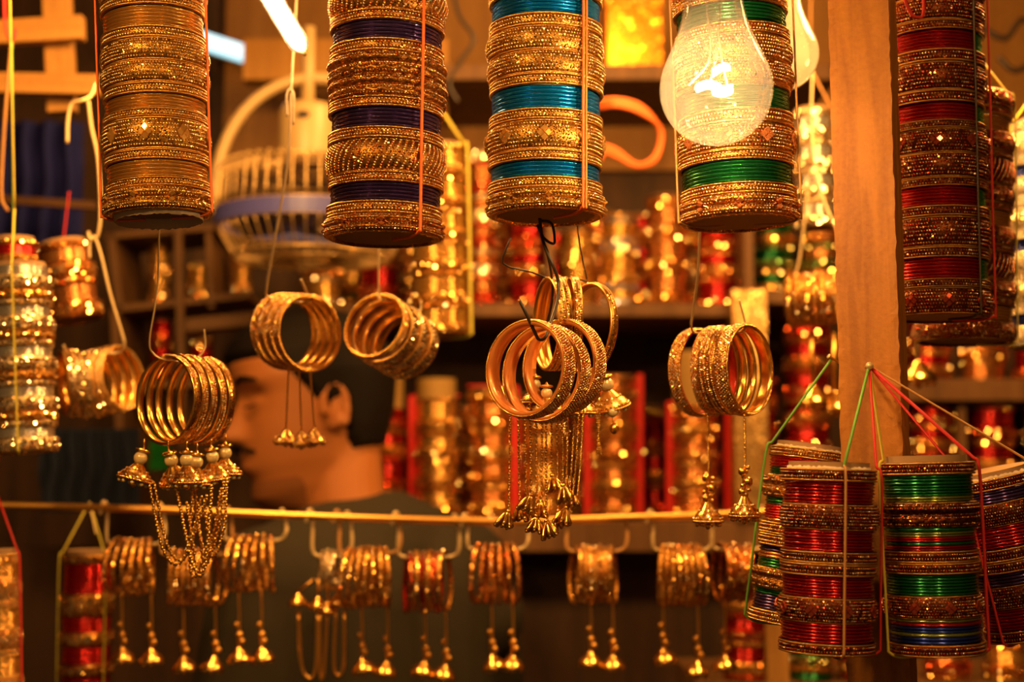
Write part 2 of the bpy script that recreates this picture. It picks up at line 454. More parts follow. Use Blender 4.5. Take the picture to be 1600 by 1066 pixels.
BUILD = dict(thin=m_thin, narrow=m_narrow, wide=lambda: m_wide('wide'), lobe=lambda: m_wide('lobe'), diamond=lambda: m_wide('diamond'), foot=lambda: m_wide('foot'),
             diag=lambda: m_wide('diag'), rope=lambda: m_wide('rope'), copper=m_copper, slim=m_slim, cuff=m_cuff, fcuff=m_fcuff, fset=m_fset, fnar=m_fnar, fwide=m_fwide, fslim=m_fslim)
_base = {}; _mesh = {}
def bmesh_of(kind, pal):
    """mesh of a bangle of this kind in this palette (shared by all its copies); also its nominal height"""
    if kind not in _base:
        mb, h = BUILD[kind](); _base[kind] = (mb.mesh('bangle_'+kind, [GOLD]*4), h)
    key = (kind, pal)
    if key not in _mesh:
        me = _base[kind][0].copy()
        if kind == 'thin': ms = [LAQ[pal], LAQ[pal]]
        elif kind == 'fset': ms = [LAQ[pal]]
        elif kind in ('fnar', 'fwide'): ms = [FAR[pal], FGEM.get(pal, FGEM['gold'])]
        elif kind == 'fcuff': ms = [FAR[pal], FGEM[pal], GOLDR, GOLD]
        elif kind == 'fslim': ms = [FAR[pal], PAL['silver' if pal == 'pale' else 'amber'][1]]
        else:
            ms = list(PAL[pal]) if isinstance(pal, str) else [PAL[pal[0]][0], PAL[pal[0]][1], PAL[pal[0]][2], pal[1]]
            if kind == 'copper': ms[3] = COPPER
            elif kind == 'cuff' and isinstance(pal, str): ms[3] = GOLD
        for i_, m in enumerate(ms): me.materials[i_] = m
        _mesh[key] = me
    return _mesh[key], _base[kind][1]

# ------------------------------------------------------------------ bangle rolls
def roll(label, bx, tx, y_bot, y_ref, Y, R, spec, pal, cords=(), group=None, end='card', hang_to=None, name='bangle_roll', cordmat=None, far=False, depth_end=None, direct=False, dmat=None):
    """A roll of bangles on a card tube. bx: pixel column of the axis at y_bot, tx: at y_ref. spec: (kind, palette or None, y_top, lacquer) from the bottom up."""
    Yf = Y-R
    s = R/RW
    def z_at(y): return P(800, y, Yf).z
    pb = P(bx, y_bot, Y); pt = P(tx, y_ref, Y)
    zb, zr = z_at(y_bot), z_at(y_ref)
    # horizontal place of the axis as a function of height
    def ax(z):
        t = (z-zb)/(zr-zb); return Vector((pb.x+(pt.x-pb.x)*t, Y+(0 if depth_end is None else depth_end*t), z))
    base = ax(zb); topv = ax(zr)
    adir = (topv-base).normalized(); q = adir.to_track_quat('Z', 'Y')
    if adir.x*0 == 0: q = Vector((0, 0, 1)).rotation_difference(adir)
    t0 = thing(name, base, label, 'bangles', group, q)
    L = 0; y = y_bot
    def dist(yy): return (ax(z_at(yy))-base).length*(1 if z_at(yy) >= zb else -1)
    d = 0.
    for it in spec:
        kind, col, ytop = it
        d2 = dist(ytop)
        if kind in ('thin', 'fset'):
            me, h = bmesh_of(kind, col); n = max(1, round((d2-d)/(h*s)))
            for i in range(n):
                c = d+(d2-d)*(i+.5)/n
                link('bangle', me, t0, (random.uniform(-.0004, .0004), random.uniform(-.0003, .0003), c), Quaternion((0, 0, 1), 0 if col == 'redgreen' else random.random()*6), (s, s, (d2-d)/n/h))
        else:
            me, h = bmesh_of(kind, col or pal)
            link('bangle', me, t0, (random.uniform(-.0006, .0006), random.uniform(-.0003, .0003), (d+d2)/2), Quaternion((0, 0, 1), random.random()*6), (s, s, (d2-d)/h))
        d = d2
    Lr = d
    mb = MB(); rt = (RT-.0035)*s
    if end == 'torn':
        zf = lambda a: 0
        mb.lathe([(rt, .003), (rt, Lr+.003), (rt-.001, Lr+.003), (rt-.001, .003)], 48, 0)
        n = 96; vs = []
        for i in range(n):
            a = 2*PI*i/n; vs += [(rt*math.cos(a), rt*math.sin(a), .004), (rt*math.cos(a), rt*math.sin(a), -.0022-.0012*random.random()), ((rt-.0012)*math.cos(a), (rt-.0012)*math.sin(a), -.002-.001*random.random()), ((rt-.0012)*math.cos(a), (rt-.0012)*math.sin(a), .004)]
        mb.add(vs, [(i*4+j, ((i+1) % n)*4+j, ((i+1) % n)*4+j+1, i*4+j+1) for i in range(n) for j in range(3)], 1)
        mb.lathe([(.0001, .010), (rt-.001, .010)], 48, 2, open_=True)
    else:
        mb.lathe([(rt, .0015), (rt, Lr+(.004 if end != 'open' else .002))], 48 if not far else 24, 0, caps=True, open_=True)
        if end == 'tornup':
            n = 96; vs = []
            for i in range(n):
                a = 2*PI*i/n; vs += [((rt+.0008)*math.cos(a), (rt+.0008)*math.sin(a), Lr-.004), ((rt+.0008)*math.cos(a), (rt+.0008)*math.sin(a), Lr+.0004+.0014*random.random()), ((rt-.006)*math.cos(a), (rt-.006)*math.sin(a), Lr+.001+.0018*random.random()), (0, 0, Lr+.002)]
            mb.add(vs, [(i*4+j, ((i+1) % n)*4+j, ((i+1) % n)*4+j+1, i*4+j+1) for i in range(n) for j in range(3)], 1)
    link('tube', mb.mesh('tube', [CARD, PAPER, MAROON]), t0)
    for c in cords:
        a, m = c[0], c[1]; r = c[2] if len(c) > 2 else .0008
        Rr = RW*s+r*1.1; ca, sa = math.cos(a), math.sin(a)
        up = (Lr+.001) if hang_to is None else Lr
        pts = [Vector((rt*.3*ca, rt*.3*sa, -.0012)), Vector((rt*.95*ca, rt*.95*sa, -.0016)), Vector((Rr*.97*ca, Rr*.97*sa, .0012)), Vector((Rr*ca, Rr*sa, .006)), Vector((Rr*ca, Rr*sa, Lr*.3)), Vector((Rr*1.01*ca, Rr*1.01*sa, Lr*.6)), Vector((Rr*ca, Rr*sa, Lr-.004)), Vector((Rr*.9*ca, Rr*.9*sa, up+.002)), Vector((0, 0, up+(.004 if hang_to is None else .05)))]
        if direct: pts[-1] = t0.matrix_basis.inverted() @ Vector(hang_to)
        mb = MB(); mb.tube(catmull(pts[:-1], 5)+([] if dmat and c is cords[0] else [pts[-1]]), r, 6); link('cord', mb.mesh('cord', [m]), t0)
        if dmat and c is cords[0]:
            mb = MB(); mb.tube([pts[-2], pts[-2].lerp(pts[-1], .5), pts[-1]], r*1.1, 6); link('cord', mb.mesh('cord', [dmat]), t0)
    if hang_to is not None and not direct:
        for tgt in (hang_to if isinstance(hang_to, list) else [hang_to]):
            p0 = t0.matrix_basis @ Vector((0, 0, Lr+.05)) if cords else t0.matrix_basis @ Vector((0, 0, Lr))
            wire('cord', [p0, (p0+Vector(tgt))/2, tgt], .0008, cordmat or CORD_O, t0)
    return t0, Lr

def ang(frac):
    """angle on the camera side of a roll for a sideways offset frac (-1..1)"""
    return -PI/2+math.asin(max(-1, min(1, frac)))

BEAMZ = 2.04
def rep(spec, n, pat, y):
    """continue a pattern upward past the frame"""
    out = list(spec)
    for _ in range(n):
        for k, c, dy in pat:
            y -= dy; out.append((k, c, y))
    return out

# ---- A
A = [('foot', None, 288), ('narrow', None, 274), ('thin', 'gold', 246), ('narrow', None, 230), ('diamond', None, 179), ('narrow', None, 166), ('thin', 'gold', 142), ('narrow', None, 125),
     ('lobe', None, 90), ('lobe', None, 55), ('narrow', None, 36), ('thin', 'gold', 3), ('narrow', None, -13)]
A = rep(A, 1, [('wide', None, 42), ('narrow', None, 16), ('thin', 'gold', 30), ('narrow', None, 16), ('diamond', None, 46), ('narrow', None, 16)], -13)
roll('pale gold bangle roll with torn white paper end, hanging leftmost in the top row', 249, 240, 324, 0, .89, .0345, A, 'champagne',
     [(ang(-.985), CORD_O), (ang(.985), CORD_O)], end='torn', hang_to=(-.235, .89, BEAMZ))
# ---- B
B = [('foot', None, 330), ('narrow', None, 310), ('thin', 'plum', 281), ('narrow', None, 264), ('diag', None, 212), ('narrow', None, 194), ('thin', 'plum', 163), ('narrow', None, 146),
     ('rope', None, 112), ('rope', None, 75), ('narrow', None, 55), ('thin', 'plum', 26), ('narrow', None, 9)]
B = rep(B, 1, [('diag', None, 48), ('narrow', None, 16), ('thin', 'plum', 30), ('narrow', None, 16), ('rope', None, 38), ('narrow', None, 16)], 9)
roll('amber gold bangle roll with dark plum bands hanging in the top row', 601, 607, 359, 0, .89, .0385, B, 'amber',
     [(ang(.62), CORD_O, .0010)], hang_to=(-.082, .89, BEAMZ))
# ---- C
Cc = [('foot', None, 290), ('narrow', None, 272), ('thin', 'teal', 247), ('narrow', None, 230), ('diamond', None, 183), ('narrow', None, 165), ('thin', 'teal', 128), ('narrow', None, 110),
      ('lobe', None, 73), ('lobe', None, 35), ('narrow', None, 15), ('thin', 'teal', -18), ('narrow', None, -35)]
Cc = rep(Cc, 1, [('wide', None, 46), ('narrow', None, 17), ('thin', 'teal', 34), ('narrow', None, 17), ('lobe', None, 36)], -35)
roll('gold bangle roll with bright teal bands and orange cord in the top row', 852, 853, 323, 0, .89, .0382, Cc, 'champagne',
     [(ang(.57), CORD_O, .0009), (ang(.62), CORD_O, .0008)], end='open', hang_to=(.022, .89, BEAMZ))
# ---- D
D = [('foot', None, 299), ('narrow', None, 281), ('thin', 'green', 246), ('narrow', None, 229), ('diamond', None, 187), ('narrow', None, 164), ('thin', 'green', 128), ('narrow', None, 122), ('lobe', None, 86), ('lobe', None, 46), ('narrow', None, 29), ('thin', 'green', -4), ('narrow', None, -20)]
D = rep(D, 1, [('diag', None, 46), ('narrow', None, 17), ('thin', 'green', 34), ('narrow', None, 17), ('lobe', None, 38)], -20)
roll('amber gold bangle roll with green bands hanging behind the lit clear bulb', 1154, 1141, 333, 0, .90, .0388, D, 'amber',
     [(ang(-.99), CORD_T, .0007), (ang(.97), CORD_T, .0007)], end='open', hang_to=(.134, .90, BEAMZ))
# ---- E F G
E = [('diamond', None, 447), ('narrow', None, 433), ('thin', 'redgreen', 400), ('narrow', None, 383), ('wide', None, 335), ('narrow', None, 318), ('thin', 'redgreen', 288), ('narrow', None, 274), ('lobe', None, 235), ('diamond', None, 197),
     ('narrow', None, 184), ('thin', 'redgreen', 156), ('narrow', None, 137), ('wide', None, 92), ('narrow', None, 72), ('thin', 'redgreen', 42), ('narrow', None, 27), ('lobe', None, -10), ('lobe', None, -45), ('narrow', None, -60), ('thin', 'redgreen', -90), ('narrow', None, -105)]
roll('dark red and gold bangle roll with green flashes, hanging right beside the wooden post', 1467, 1455, 489, 0, .968, .0360, E, 'shaded_ruby',
     [(ang(.50), DWIRE, .0009), (ang(.97), CORD_R, .0008)], hang_to=(.287, .968, BEAMZ), cordmat=CORD_R)
Fs = rep([], 4, [('wide', None, 30), ('thin', 'gold', 24), ('narrow', None, 12), ('lobe', None, 30), ('diag', None, 42), ('narrow', None, 12)], 528)
roll('old gold bangle roll with ribbed bands, hanging behind the dark red roll', 1506, 1500, 528, 0, 1.06, .0382, [s_ for s_ in Fs if s_[2] > 95], 'shaded_ruby',
     [(ang(.99), CORD_Y, .0006)], hang_to=(.338, 1.06, BEAMZ), cordmat=CORD_R)
Gs = rep([], 4, [('wide', None, 32), ('thin', 'blue', 18), ('narrow', None, 15), ('diamond', None, 40), ('narrow', None, 14)], 538)
roll('silver bangle roll with blue bands at the right edge of the picture', 1642, 1640, 538, 160, 1.20, .037, [s_ for s_ in Gs if s_[2] > 150], 'silver',
     [(ang(-.98), CORD_Y, .0007)], hang_to=(.455, 1.20, BEAMZ), cordmat=CORD_R)
# ---- lower right, hung from nails on the post
NAIL = P(1358, 572, .866)
NAIL2 = P(1300, 560, .905)
J = [('narrow', None, 1009), ('thin', 'red', 977), ('diamond', None, 937), ('thin', 'red', 903), ('narrow', None, 883), ('narrow', None, 864), ('thin', 'red', 830), ('wide', None, 789), ('thin', 'red', 753), ('narrow', None, 733)]
roll('crimson bangle roll with gold bands hanging in front of the wooden post', 1292, 1295, 1028, 733, .838, .0292, J, 'shaded_ruby',
     [(ang(.10), CORD_T, .0008), (ang(.98), CORD_R, .0008)], hang_to=NAIL, cordmat=CORD_G, end='tornup', direct=True, dmat=CORD_G)
K = [('narrow', None, 1010), ('thin', 'blue', 998), ('thin', 'lime', 992), ('thin', 'blue', 982), ('thin', 'red', 976), ('thin', 'lime', 970), ('diamond', None, 933), ('thin', 'green', 899), ('narrow', None, 881), ('narrow', None, 862), ('thin', 'red', 854),
     ('thin', 'green', 848), ('thin', 'red', 840), ('thin', 'lime', 832), ('thin', 'green', 825), ('rope', None, 785), ('thin', 'lime', 776), ('thin', 'green', 758), ('thin', 'green', 742), ('narrow', None, 722)]
roll('green, gold and blue striped bangle roll tied with a red cord, lower right', 1463, 1447, 1030, 722, .85, .0292, K, 'shaded_ruby',
     [(ang(-.98), CORD_Y, .0009), (ang(.99), CORD_R, .0010)], hang_to=NAIL, cordmat=CORD_Y, direct=True)
I = [('narrow', 'amber', 964), ('thin', 'plum', 940), ('thin', 'green', 931), ('rope', 'amber', 897), ('thin', 'green', 883), ('thin', 'copper', 872), ('thin', 'plum', 863), ('narrow', 'amber', 844), ('narrow', 'amber', 825), ('thin', 'copper', 819), ('thin', 'scarlet', 798), ('thin', 'green', 786), ('rope', 'amber', 750), ('thin', 'green', 738), ('thin', 'scarlet', 720), ('narrow', 'amber', 704)]
roll('multicoloured bangle roll with torn paper top, leaning at the left of the lower right bunch', 1238, 1272, 984, 704, .962, .0312, I, 'amber',
     [(ang(-1), CORD_G, .0008)], hang_to=NAIL2, cordmat=CORD_T, end='tornup', direct=True)
Lq = rep([], 2, [('narrow', None, 20), ('thin', 'red', 34), ('wide', None, 36), ('thin', 'plum', 20), ('narrow', None, 18)], 1000)
roll('dark maroon bangle roll leaning at the right edge of the lower right bunch', 1612, 1548, 1000, 742, .925, .030, Lq, 'shaded_ruby',
     [(ang(.9), CORD_T, .0007), (ang(-.8), CORD_R, .0008)], hang_to=NAIL, cordmat=CORD_R, end='tornup', direct=True)
# nails in the post
for nl, (pt, d, lb) in enumerate(((NAIL, Vector((.15, 1, .02)), 'bright nail head in the front face of the wooden post'), (NAIL2, Vector((1, .35, -.55)), 'bent nail sticking out of the left edge of the wooden post'))):
    d = d.normalized(); mb = MB(); mb.tube([pt-d*.003, pt-d*.0022, pt-d*.0021, pt+d*.018], .0024 if nl == 0 else .0016, 10, 0, taper=lambda t: 1 if t < .4 else .5)
    tag(link('nail', mb.mesh('nail', [WIRE])), lb, 'nail')

# ---- post
def bevel_post():
    mb = MB(); w, dp = .0192, .0140
    n = 60; z0, z1 = 0., 2.3; prof = [(-w, -dp), (w, -dp), (w, dp), (-w, dp)]
    ring = []
    for (x0, y0), (x1, y1) in zip(prof, prof[1:]+prof[:1]):
        for k in range(8): ring.append((x0+(x1-x0)*k/8, y0+(y1-y0)*k/8))
    K_ = len(ring); vs = []
    nz = 460
    for i in range(nz):
        z = z0+(z1-z0)*i/(nz-1)
        for (x, y) in ring:
            j = .0005 if abs(abs(x)-w) < 1e-5 and abs(abs(y)-dp) < 1e-5 else .00012
            vs.append((x*(1-.01*(j > .0002))+random.uniform(-j, j), y+random.uniform(-j, j), z))
    fs = [(i*K_+j, i*K_+(j+1) % K_, (i+1)*K_+(j+1) % K_, (i+1)*K_+j) for i in range(nz-1) for j in range(K_)]
    mb.add(vs, fs, 0, False); mb.add([vs[(nz-1)*K_+j] for j in range(K_)], [tuple(range(K_))], 0, False)
    return mb
pp = P(1357, 560, .90); pbm = P(1371, 800, .90); ptm = P(1347, 0, .90)
post = link('wooden_post', bevel_post().mesh('wooden_post', [WPOST]), None, (pbm.x-(pbm.x-ptm.x)*(pbm.z/(pbm.z-ptm.z))*-1*0, .90, 0))
dx = (ptm.x-pbm.x)/(ptm.z-pbm.z); post.location.x = pbm.x-dx*pbm.z
post.rotation_mode = 'QUATERNION'; post.rotation_quaternion = Vector((0, 0, 1)).rotation_difference(Vector((dx, 0, 1)).normalized()) @ Quaternion((0, 0, 1), math.radians(-25))
tag(post, 'raw orange-lit timber post standing at the right of the stall front', 'post')

# ------------------------------------------------------------------ hanging clusters near the front
_baked = {}
def place(kind, pal, px, py, Y, R, yaw, tilt=0, label='', group='', zs=1., lean=0):
    s = R/.036
    key = (kind, pal, round(s, 4), zs)
    if key not in _baked:
        me = bmesh_of(kind, pal)[0].copy(); me.transform(Matrix.Diagonal((s, s, s*zs, 1))); _baked[key] = me
    me = _baked[key]
    a = Vector((math.sin(yaw)*math.cos(tilt), math.cos(yaw)*math.cos(tilt), math.sin(tilt)))
    q = a.to_track_quat('Z', 'Y') @ Quaternion((0, 0, 1), random.random()*6)
    o = link('hanging_bangle', me, None, P(px, py, Y), q)
    return tag(o, label, 'bangle', group)
rad = math.radians

def bell_mesh(w, pal='amber', pearl=True, simple=False):
    """a little dome shaped drop: cap, pearl, flared dome with a beaded rim and hanging beads; hangs from z=0"""
    mb = MB(); k = w/2
    z = -.0
    mb.lathe([(.0004, 0), (.0009, -.001), (.0012, -.0016)], 10, 2, open_=True)
    if pearl:
        mb.lathe([(.0008, -.0016), (k*.42, -.0022), (k*.45, -.0032), (k*.3, -.0038)], 12, 2, open_=True)
        mb.sphere((0, 0, -.0038-k*.36), k*.40, 4, 14, 9); z = -.0038-k*.70
    else: z = -.002
    pr = [(k*.22, z+.0004), (k*.34, z-k*.10), (k*.50, z-k*.30), (k*.80, z-k*.55), (k*.97, z-k*.82), (k, z-k*.98), (k*.92, z-k*.98), (k*.4, z-k*.50)]
    mb.lathe(pr, 28, 2, open_=True)
    if not simple:
        mb.rim(k, z-k*.96, k*.07, 40, 2); 
        pts = [(2*PI*(i+.5*(j % 2))/26, k*(.62+.17*j), z-k*(.40+.20*j), .7) for j in range(3) for i in range(26)]
        stones(mb, pts, 1, k*.075)
    nb = 9
    for i in range(nb):
        a = 2*PI*i/nb; mb.sphere((k*.8*math.cos(a), k*.8*math.sin(a), z-k*1.12), k*.13, 4 if pearl else 2, 8, 5)
    mb.sphere((0, 0, z-k*1.2), k*.2, 2, 8, 6)
    return mb.mesh('bell', list(PAL[pal])+[PEARL]), -z+k*.72

def chain_mesh(pts, step=.0015, r=.00062, name='chain', mat=None):
    """strand of small links"""
    p = catmull(pts, 10); d = [0]
    for a, b in zip(p, p[1:]): d.append(d[-1]+(b-a).length)
    mb = MB(); n = int(d[-1]/step); j = 0
    for i in range(n):
        s_ = i*step
        while j < len(d)-2 and d[j+1] < s_: j += 1
        t = (s_-d[j])/max(1e-9, d[j+1]-d[j]); c = p[j].lerp(p[j+1], t); tg = (p[j+1]-p[j]).normalized()
        e = r*.4 if i % 2 else 0
        mb.sphere(c+Vector((e, e, 0)), r*1.0, 0, 6, 4, (1, 1, 1.35))
    return mb.mesh(name, [mat or GOLD])

# cluster 1: left, slim bangles with pearl bells and chain loops
g1 = 'slim glitter bangles with pearl bells hanging at the left'
l1 = 'slim gold glitter bangle in the pearl-belled bunch hanging below the leftmost large roll'
R1 = .0310; Y1 = .965
rings1 = []
for (px, py, yaw) in ((262, 625, 37), (276, 623, 38), (290, 624, 38), (306, 626, 39), (321, 627, 41)):
    rings1.append(place('slim', 'amber', px, py, Y1+(px-262)*.00056, R1, rad(yaw), 0, l1, g1, 1.25))
wire_pts = [P(249, 338, .95), P(246, 450, .955), P(234, 530, .96), P(240, 553, .965), P(262, 563, .966), P(300, 563, .985), P(320, 545, .99), P(319, 515, .99)]
h1 = wire('wire_hook', wire_pts, .0006, WIRE); tag(h1, 'thin bent wire below the leftmost large roll carrying the pearl-belled bangles', 'wire hook')
inv = lambda o: o.matrix_basis.inverted()
bell1, hb = bell_mesh(.023, 'amber')
spots = [(225, 690, .955, 0), (263, 694, .955, 1), (292, 692, .95, 2), (330, 688, .975, 3), (352, 682, .985, 4), (308, 696, .97, 3)]
def sub(name, me, parent, wloc, rot=None, scale=None):
    """child placed by its world position"""
    M = parent.matrix_basis.inverted()
    o = link(name, me, parent)
    W = Matrix.LocRotScale(Vector(wloc), rot or Quaternion(), Vector(scale or (1, 1, 1)))
    o.matrix_local = M @ W
    return o
def world_mesh_child(name, me, parent):
    o = link(name, me, parent); o.matrix_local = parent.matrix_basis.inverted(); return o
bcent = []
for i, (px, py, Y, ri) in enumerate(spots):
    par = rings1[ri]; w = P(px, py+8, Y)
    mb = MB(); mb.tube([P(px, py-4, Y), w], .0005, 5); world_mesh_child('loop', mb.mesh('loop', [GOLD]), par)
    sub('bell', bell1, par, w, Vector((0, 0, 1)).rotation_difference(Vector((random.uniform(-.25, .25), random.uniform(-.3, .1), 1)).normalized()))
    bcent.append(w+Vector((0, 0, -.013)))
loops = [((233, 760), (255, 860), (285, 875), (325, 770)), ((240, 755), (262, 855), (290, 868), (315, 770)), ((300, 760), (296, 860), (305, 900), (345, 800)), ((304, 765), (318, 880), (330, 850), (345, 760)),
         ((275, 765), (300, 880), (318, 890), (330, 770)), ((330, 760), (325, 840), (310, 895), (290, 780)), ((354, 750), (348, 830), (330, 868), (318, 775)), ((349, 755), (342, 820), (322, 872), (300, 775))]
for i, lp in enumerate(loops):
    Yl = .95+.006*(i % 4)
    world_mesh_child('chain', chain_mesh([P(x, y, Yl) for x, y in lp],   .0019, .00115, mat=GOLD), rings1[i % 5])

# cluster 2
g2 = 'gold bangles with three stemmed bells'
l2 = 'shiny gold bangle with stemmed bells hanging in front of the seller\'s forehead'
Y2 = 1.09; rings2 = []
for i in range(4):
    rings2.append(place('cuff', 'amber', 481-i*12, 521-i*1.0, Y2+i*.0060, .0300, rad(-44), 0, l2, g2, .62))
h2 = wire('wire_hook', [P(470, -120, 1.07), P(458, 90, 1.07), P(455, 145, 1.07), P(450, 250, 1.075), P(432, 360, 1.08), P(417, 445, 1.085), P(419, 464, 1.09), P(450, 470, 1.10), P(480, 472, 1.10), P(478, 455, 1.09), P(470, 437, 1.085)], .0010, WIRE)
tag(h2, 'long pale wire hook hanging left of the plum-banded roll', 'wire hook')
h2b = wire('wire_loop', [P(449, 182, 1.068), P(448, 150, 1.068), P(453, 140, 1.068), P(459, 150, 1.068), P(458, 195, 1.069)], .0009, WIRE, h2)
bell2, _ = bell_mesh(.019, 'amber', False)
for px0, px1, yb, ri in ((451, 447, 668, 2), (467, 471, 672, 1), (484, 491, 668, 0)):
    par = rings2[ri]
    mb = MB(); mb.tube(catmull([P(px0, 572, Y2), P((px0+px1)/2, 620, Y2), P(px1, yb, Y2)], 4), .0008, 6); world_mesh_child('stem', mb.mesh('stem', [GOLDR]), par)
    sub('bell', bell2, par, P(px1, yb, Y2))
# cluster 3
g3 = 'thick gold bangles sloping away below the plum-banded roll'
l3 = 'gold bangle with glittering edge in the bunch hanging below the plum-banded roll'
for i in range(4):
    place('cuff' if i == 0 else 'fcuff', 'amber' if i == 0 else 'pale', 588+i*15, 511+i*9.5, 1.10+i*.0085, .0272, rad(27), rad(-18), l3, g3, .8 if i == 0 else 1.15)
h3 = wire('wire_hook', [P(592, 366, 1.095), P(592, 455, 1.10), P(594, 466, 1.10), P(625, 472, 1.115), P(655, 486, 1.128), P(658, 470, 1.13)], .0008, WIRE)
tag(h3, 'straight thin wire below the plum-banded roll', 'wire hook')
# cluster 4a: back set with tassels
g4 = 'slim bangles seen edge-on with pearl bells and long chain tassels'
l4 = 'slim gold glitter bangle seen edge-on behind the copper bangles, with pearl bells and chain tassels'
Y4 = .935; rings4 = []
for i, (px, yaw) in enumerate(((858, 75), (869, 77), (882, -84), (896, 86), (920, 60))):
    rings4.append(place('slim', 'champagne', px, 506 if i < 4 else 514, Y4-.004+i*.003, .0312, rad(yaw), rad(-4 if i == 4 else 0), l4, g4, 1.3))
# cluster 4b: copper front set
g5 = 'copper-lined bangles in front of the chain tassels'
l5 = 'thick copper-lined bangle with beaded rims in the centre bunch'
for i, (px, py, yaw, R, dy) in enumerate(((828, 577, 36, .0305, 0), (853, 584, 37, .0310, .017), (881, 573, 40, .0305, .036))):
    place('copper', 'amber', px, py, .868+dy, R, rad(yaw), rad(-3), l5, g5, .95 if i else 1)
h4 = wire('wire_hook', [P(843, 340, .90), P(848, 375, .90), P(862, 410, .895), P(872, 440, .90), P(871, 470, .895), P(862, 500, .885), P(852, 527, .87), P(842, 530, .868), P(836, 520, .866), P(822, 490, .862), P(812, 470, .862)], .0011, DWIRE)
tag(h4, 'dark twisted iron wire below the teal-banded roll holding the copper bangles', 'wire hook')
wire('wire_strand', [P(845, 345, .905), P(862, 350, .905), P(866, 380, .905), P(850, 372, .905), P(840, 352, .903), P(855, 395, .905), P(863, 440, .92), P(862, 475, .93), P(855, 505, .935), P(858, 520, .93)], .0009, DWIRE, h4)
h5 = wire('thin_wire', [P(798, 372, .93), P(786, 412, .93), P(830, 425, .93), P(862, 436, .932), P(905, 437, .945), P(925, 445, .95)], .0006, DWIRE, smooth=3)
tag(h5, 'thin bent wire end sticking out left of the edge-on bangles', 'wire hook')
wire('wire_strand', [P(901, 345, .93), P(907, 390, .935), P(917, 436, .94)], .0005, DWIRE, h5)
bell4, _ = bell_mesh(.019, 'champagne')
for px, py, Y, ri in ((836, 583, .925, 0), (854, 597, .915, 1), (882, 600, .93, 2), (908, 600, .94, 3)):
    sub('bell', bell4, rings4[ri], P(px, py, Y))
bell4b, _ = bell_mesh(.025, 'champagne')
sub('bell', bell4b, rings4[4], P(943, 582, .95), Vector((0, 0, 1)).rotation_difference(Vector((-.25, -.2, 1)).normalized()))
mb = MB(); mb.tube([P(955, 625, .945), P(957, 636, .945)], .0004, 5, 0); mb.sphere(P(957, 644, .945), .0036, 1, 14, 9); mb.tube([P(957, 652, .945), P(958, 662, .945)], .0004, 5, 0); mb.sphere(P(960, 670, .945), .0032, 0, 12, 8, (1, 1, 1.2))
world_mesh_child('pearl_drop', mb.mesh('pearl_drop', [GOLD, PEARL]), rings4[4])
def tassel_mesh(n=14, L=.012, w=.007):
    mb = MB(); mb.sphere((0, 0, -.001), .0016, 0, 8, 6)
    for i in range(n):
        a = 2*PI*i/n+random.random()*.3; rr = w*(.35+.65*((i % 3)/2)); zz = -L*(.75+.25*random.random())
        e = Vector((rr*math.cos(a), rr*math.sin(a), zz))
        mb.tube(catmull([Vector((0, 0, -.001)), Vector((rr*.4*math.cos(a), rr*.4*math.sin(a), zz*.35)), e], 3), .00105, 5, 0, taper=lambda t: .5+t*.9)
        mb.sphere(e, .0012, 0, 6, 5)
    return mb.mesh('tassel', [GOLD])
tas = [tassel_mesh() for _ in range(3)]
tw = [(797, 655, 795, 800, 0), (809, 655, 812, 790, 0), (820, 655, 822, 783, 1), (828, 655, 830, 775, 0), (838, 660, 838, 808, 1), (847, 660, 846, 785, 1), (853, 655, 853, 815, 2), (861, 655, 862, 745, 2), (870, 655, 872, 800, 2), (878, 650, 879, 760, 3), (887, 650, 884, 795, 3), (898, 650, 890, 770, 3), (906, 650, 894, 785, 3), (912, 655, 902, 780, 4)]
for i, (x0, y0, x1, y1, ri) in enumerate(tw):
    Yt = .915+.008*(i % 3)
    world_mesh_child('chain', chain_mesh([P(x0, y0-30, Yt), P((x0+x1)/2, (y0+y1)/2, Yt), P(x1, y1, Yt)], .0017 if i < 8 else .0014, .0008, mat=GOLD), rings4[ri])
    if i < 12: sub('tassel', tas[i % 3], rings4[ri], P(x1, y1-3, Yt), Quaternion((0, 1, 0), random.uniform(-.35, .35)))
for x0, x1 in ((934, 936), (938, 932), (930, 940)):
    world_mesh_child('chain', chain_mesh([P(x0, 640, .945), P((x0+x1)/2, 680, .945), P(x1, 714, .945)], .0015, .0007, mat=GOLD), rings4[4])
# cluster 5
g6 = 'glittering cuffs below the green-banded roll'
l6 = 'wide gold glitter cuff hanging below the green-banded roll'
rings5 = []
for i, (px, py, yaw, kind, pal, dy, zs) in enumerate(((1163, 578, -50, 'cuff', 'amber', 0, .85), (1143, 578, -52, 'slim', 'amber', .010, 1.5), (1130, 578, -54, 'slim', 'amber', .018, 1.5), (1117, 580, -55, 'cuff', ('amber', REDLINE), .028, .55), (1090, 582, -50, 'cuff', ('amber', REDLINE), .042, .8))):
    me_pal = pal
    rings5.append(place(kind, me_pal, px, py, .955+dy, .0307, rad(yaw), 0, l6, g6, zs))
h6 = wire('wire_hook', [P(1094, 345, .955), P(1091, 420, .96), P(1084, 480, .965), P(1080, 508, .97), P(1086, 520, .985), P(1115, 522, .978), P(1145, 520, .965), P(1163, 516, .955), P(1163, 500, .955), P(1155, 468, .955)], .0008, WIRE)
tag(h6, 'thin wire below the green-banded roll holding the wide cuffs', 'wire hook')
bell6, _ = bell_mesh(.0205, 'amber', False)
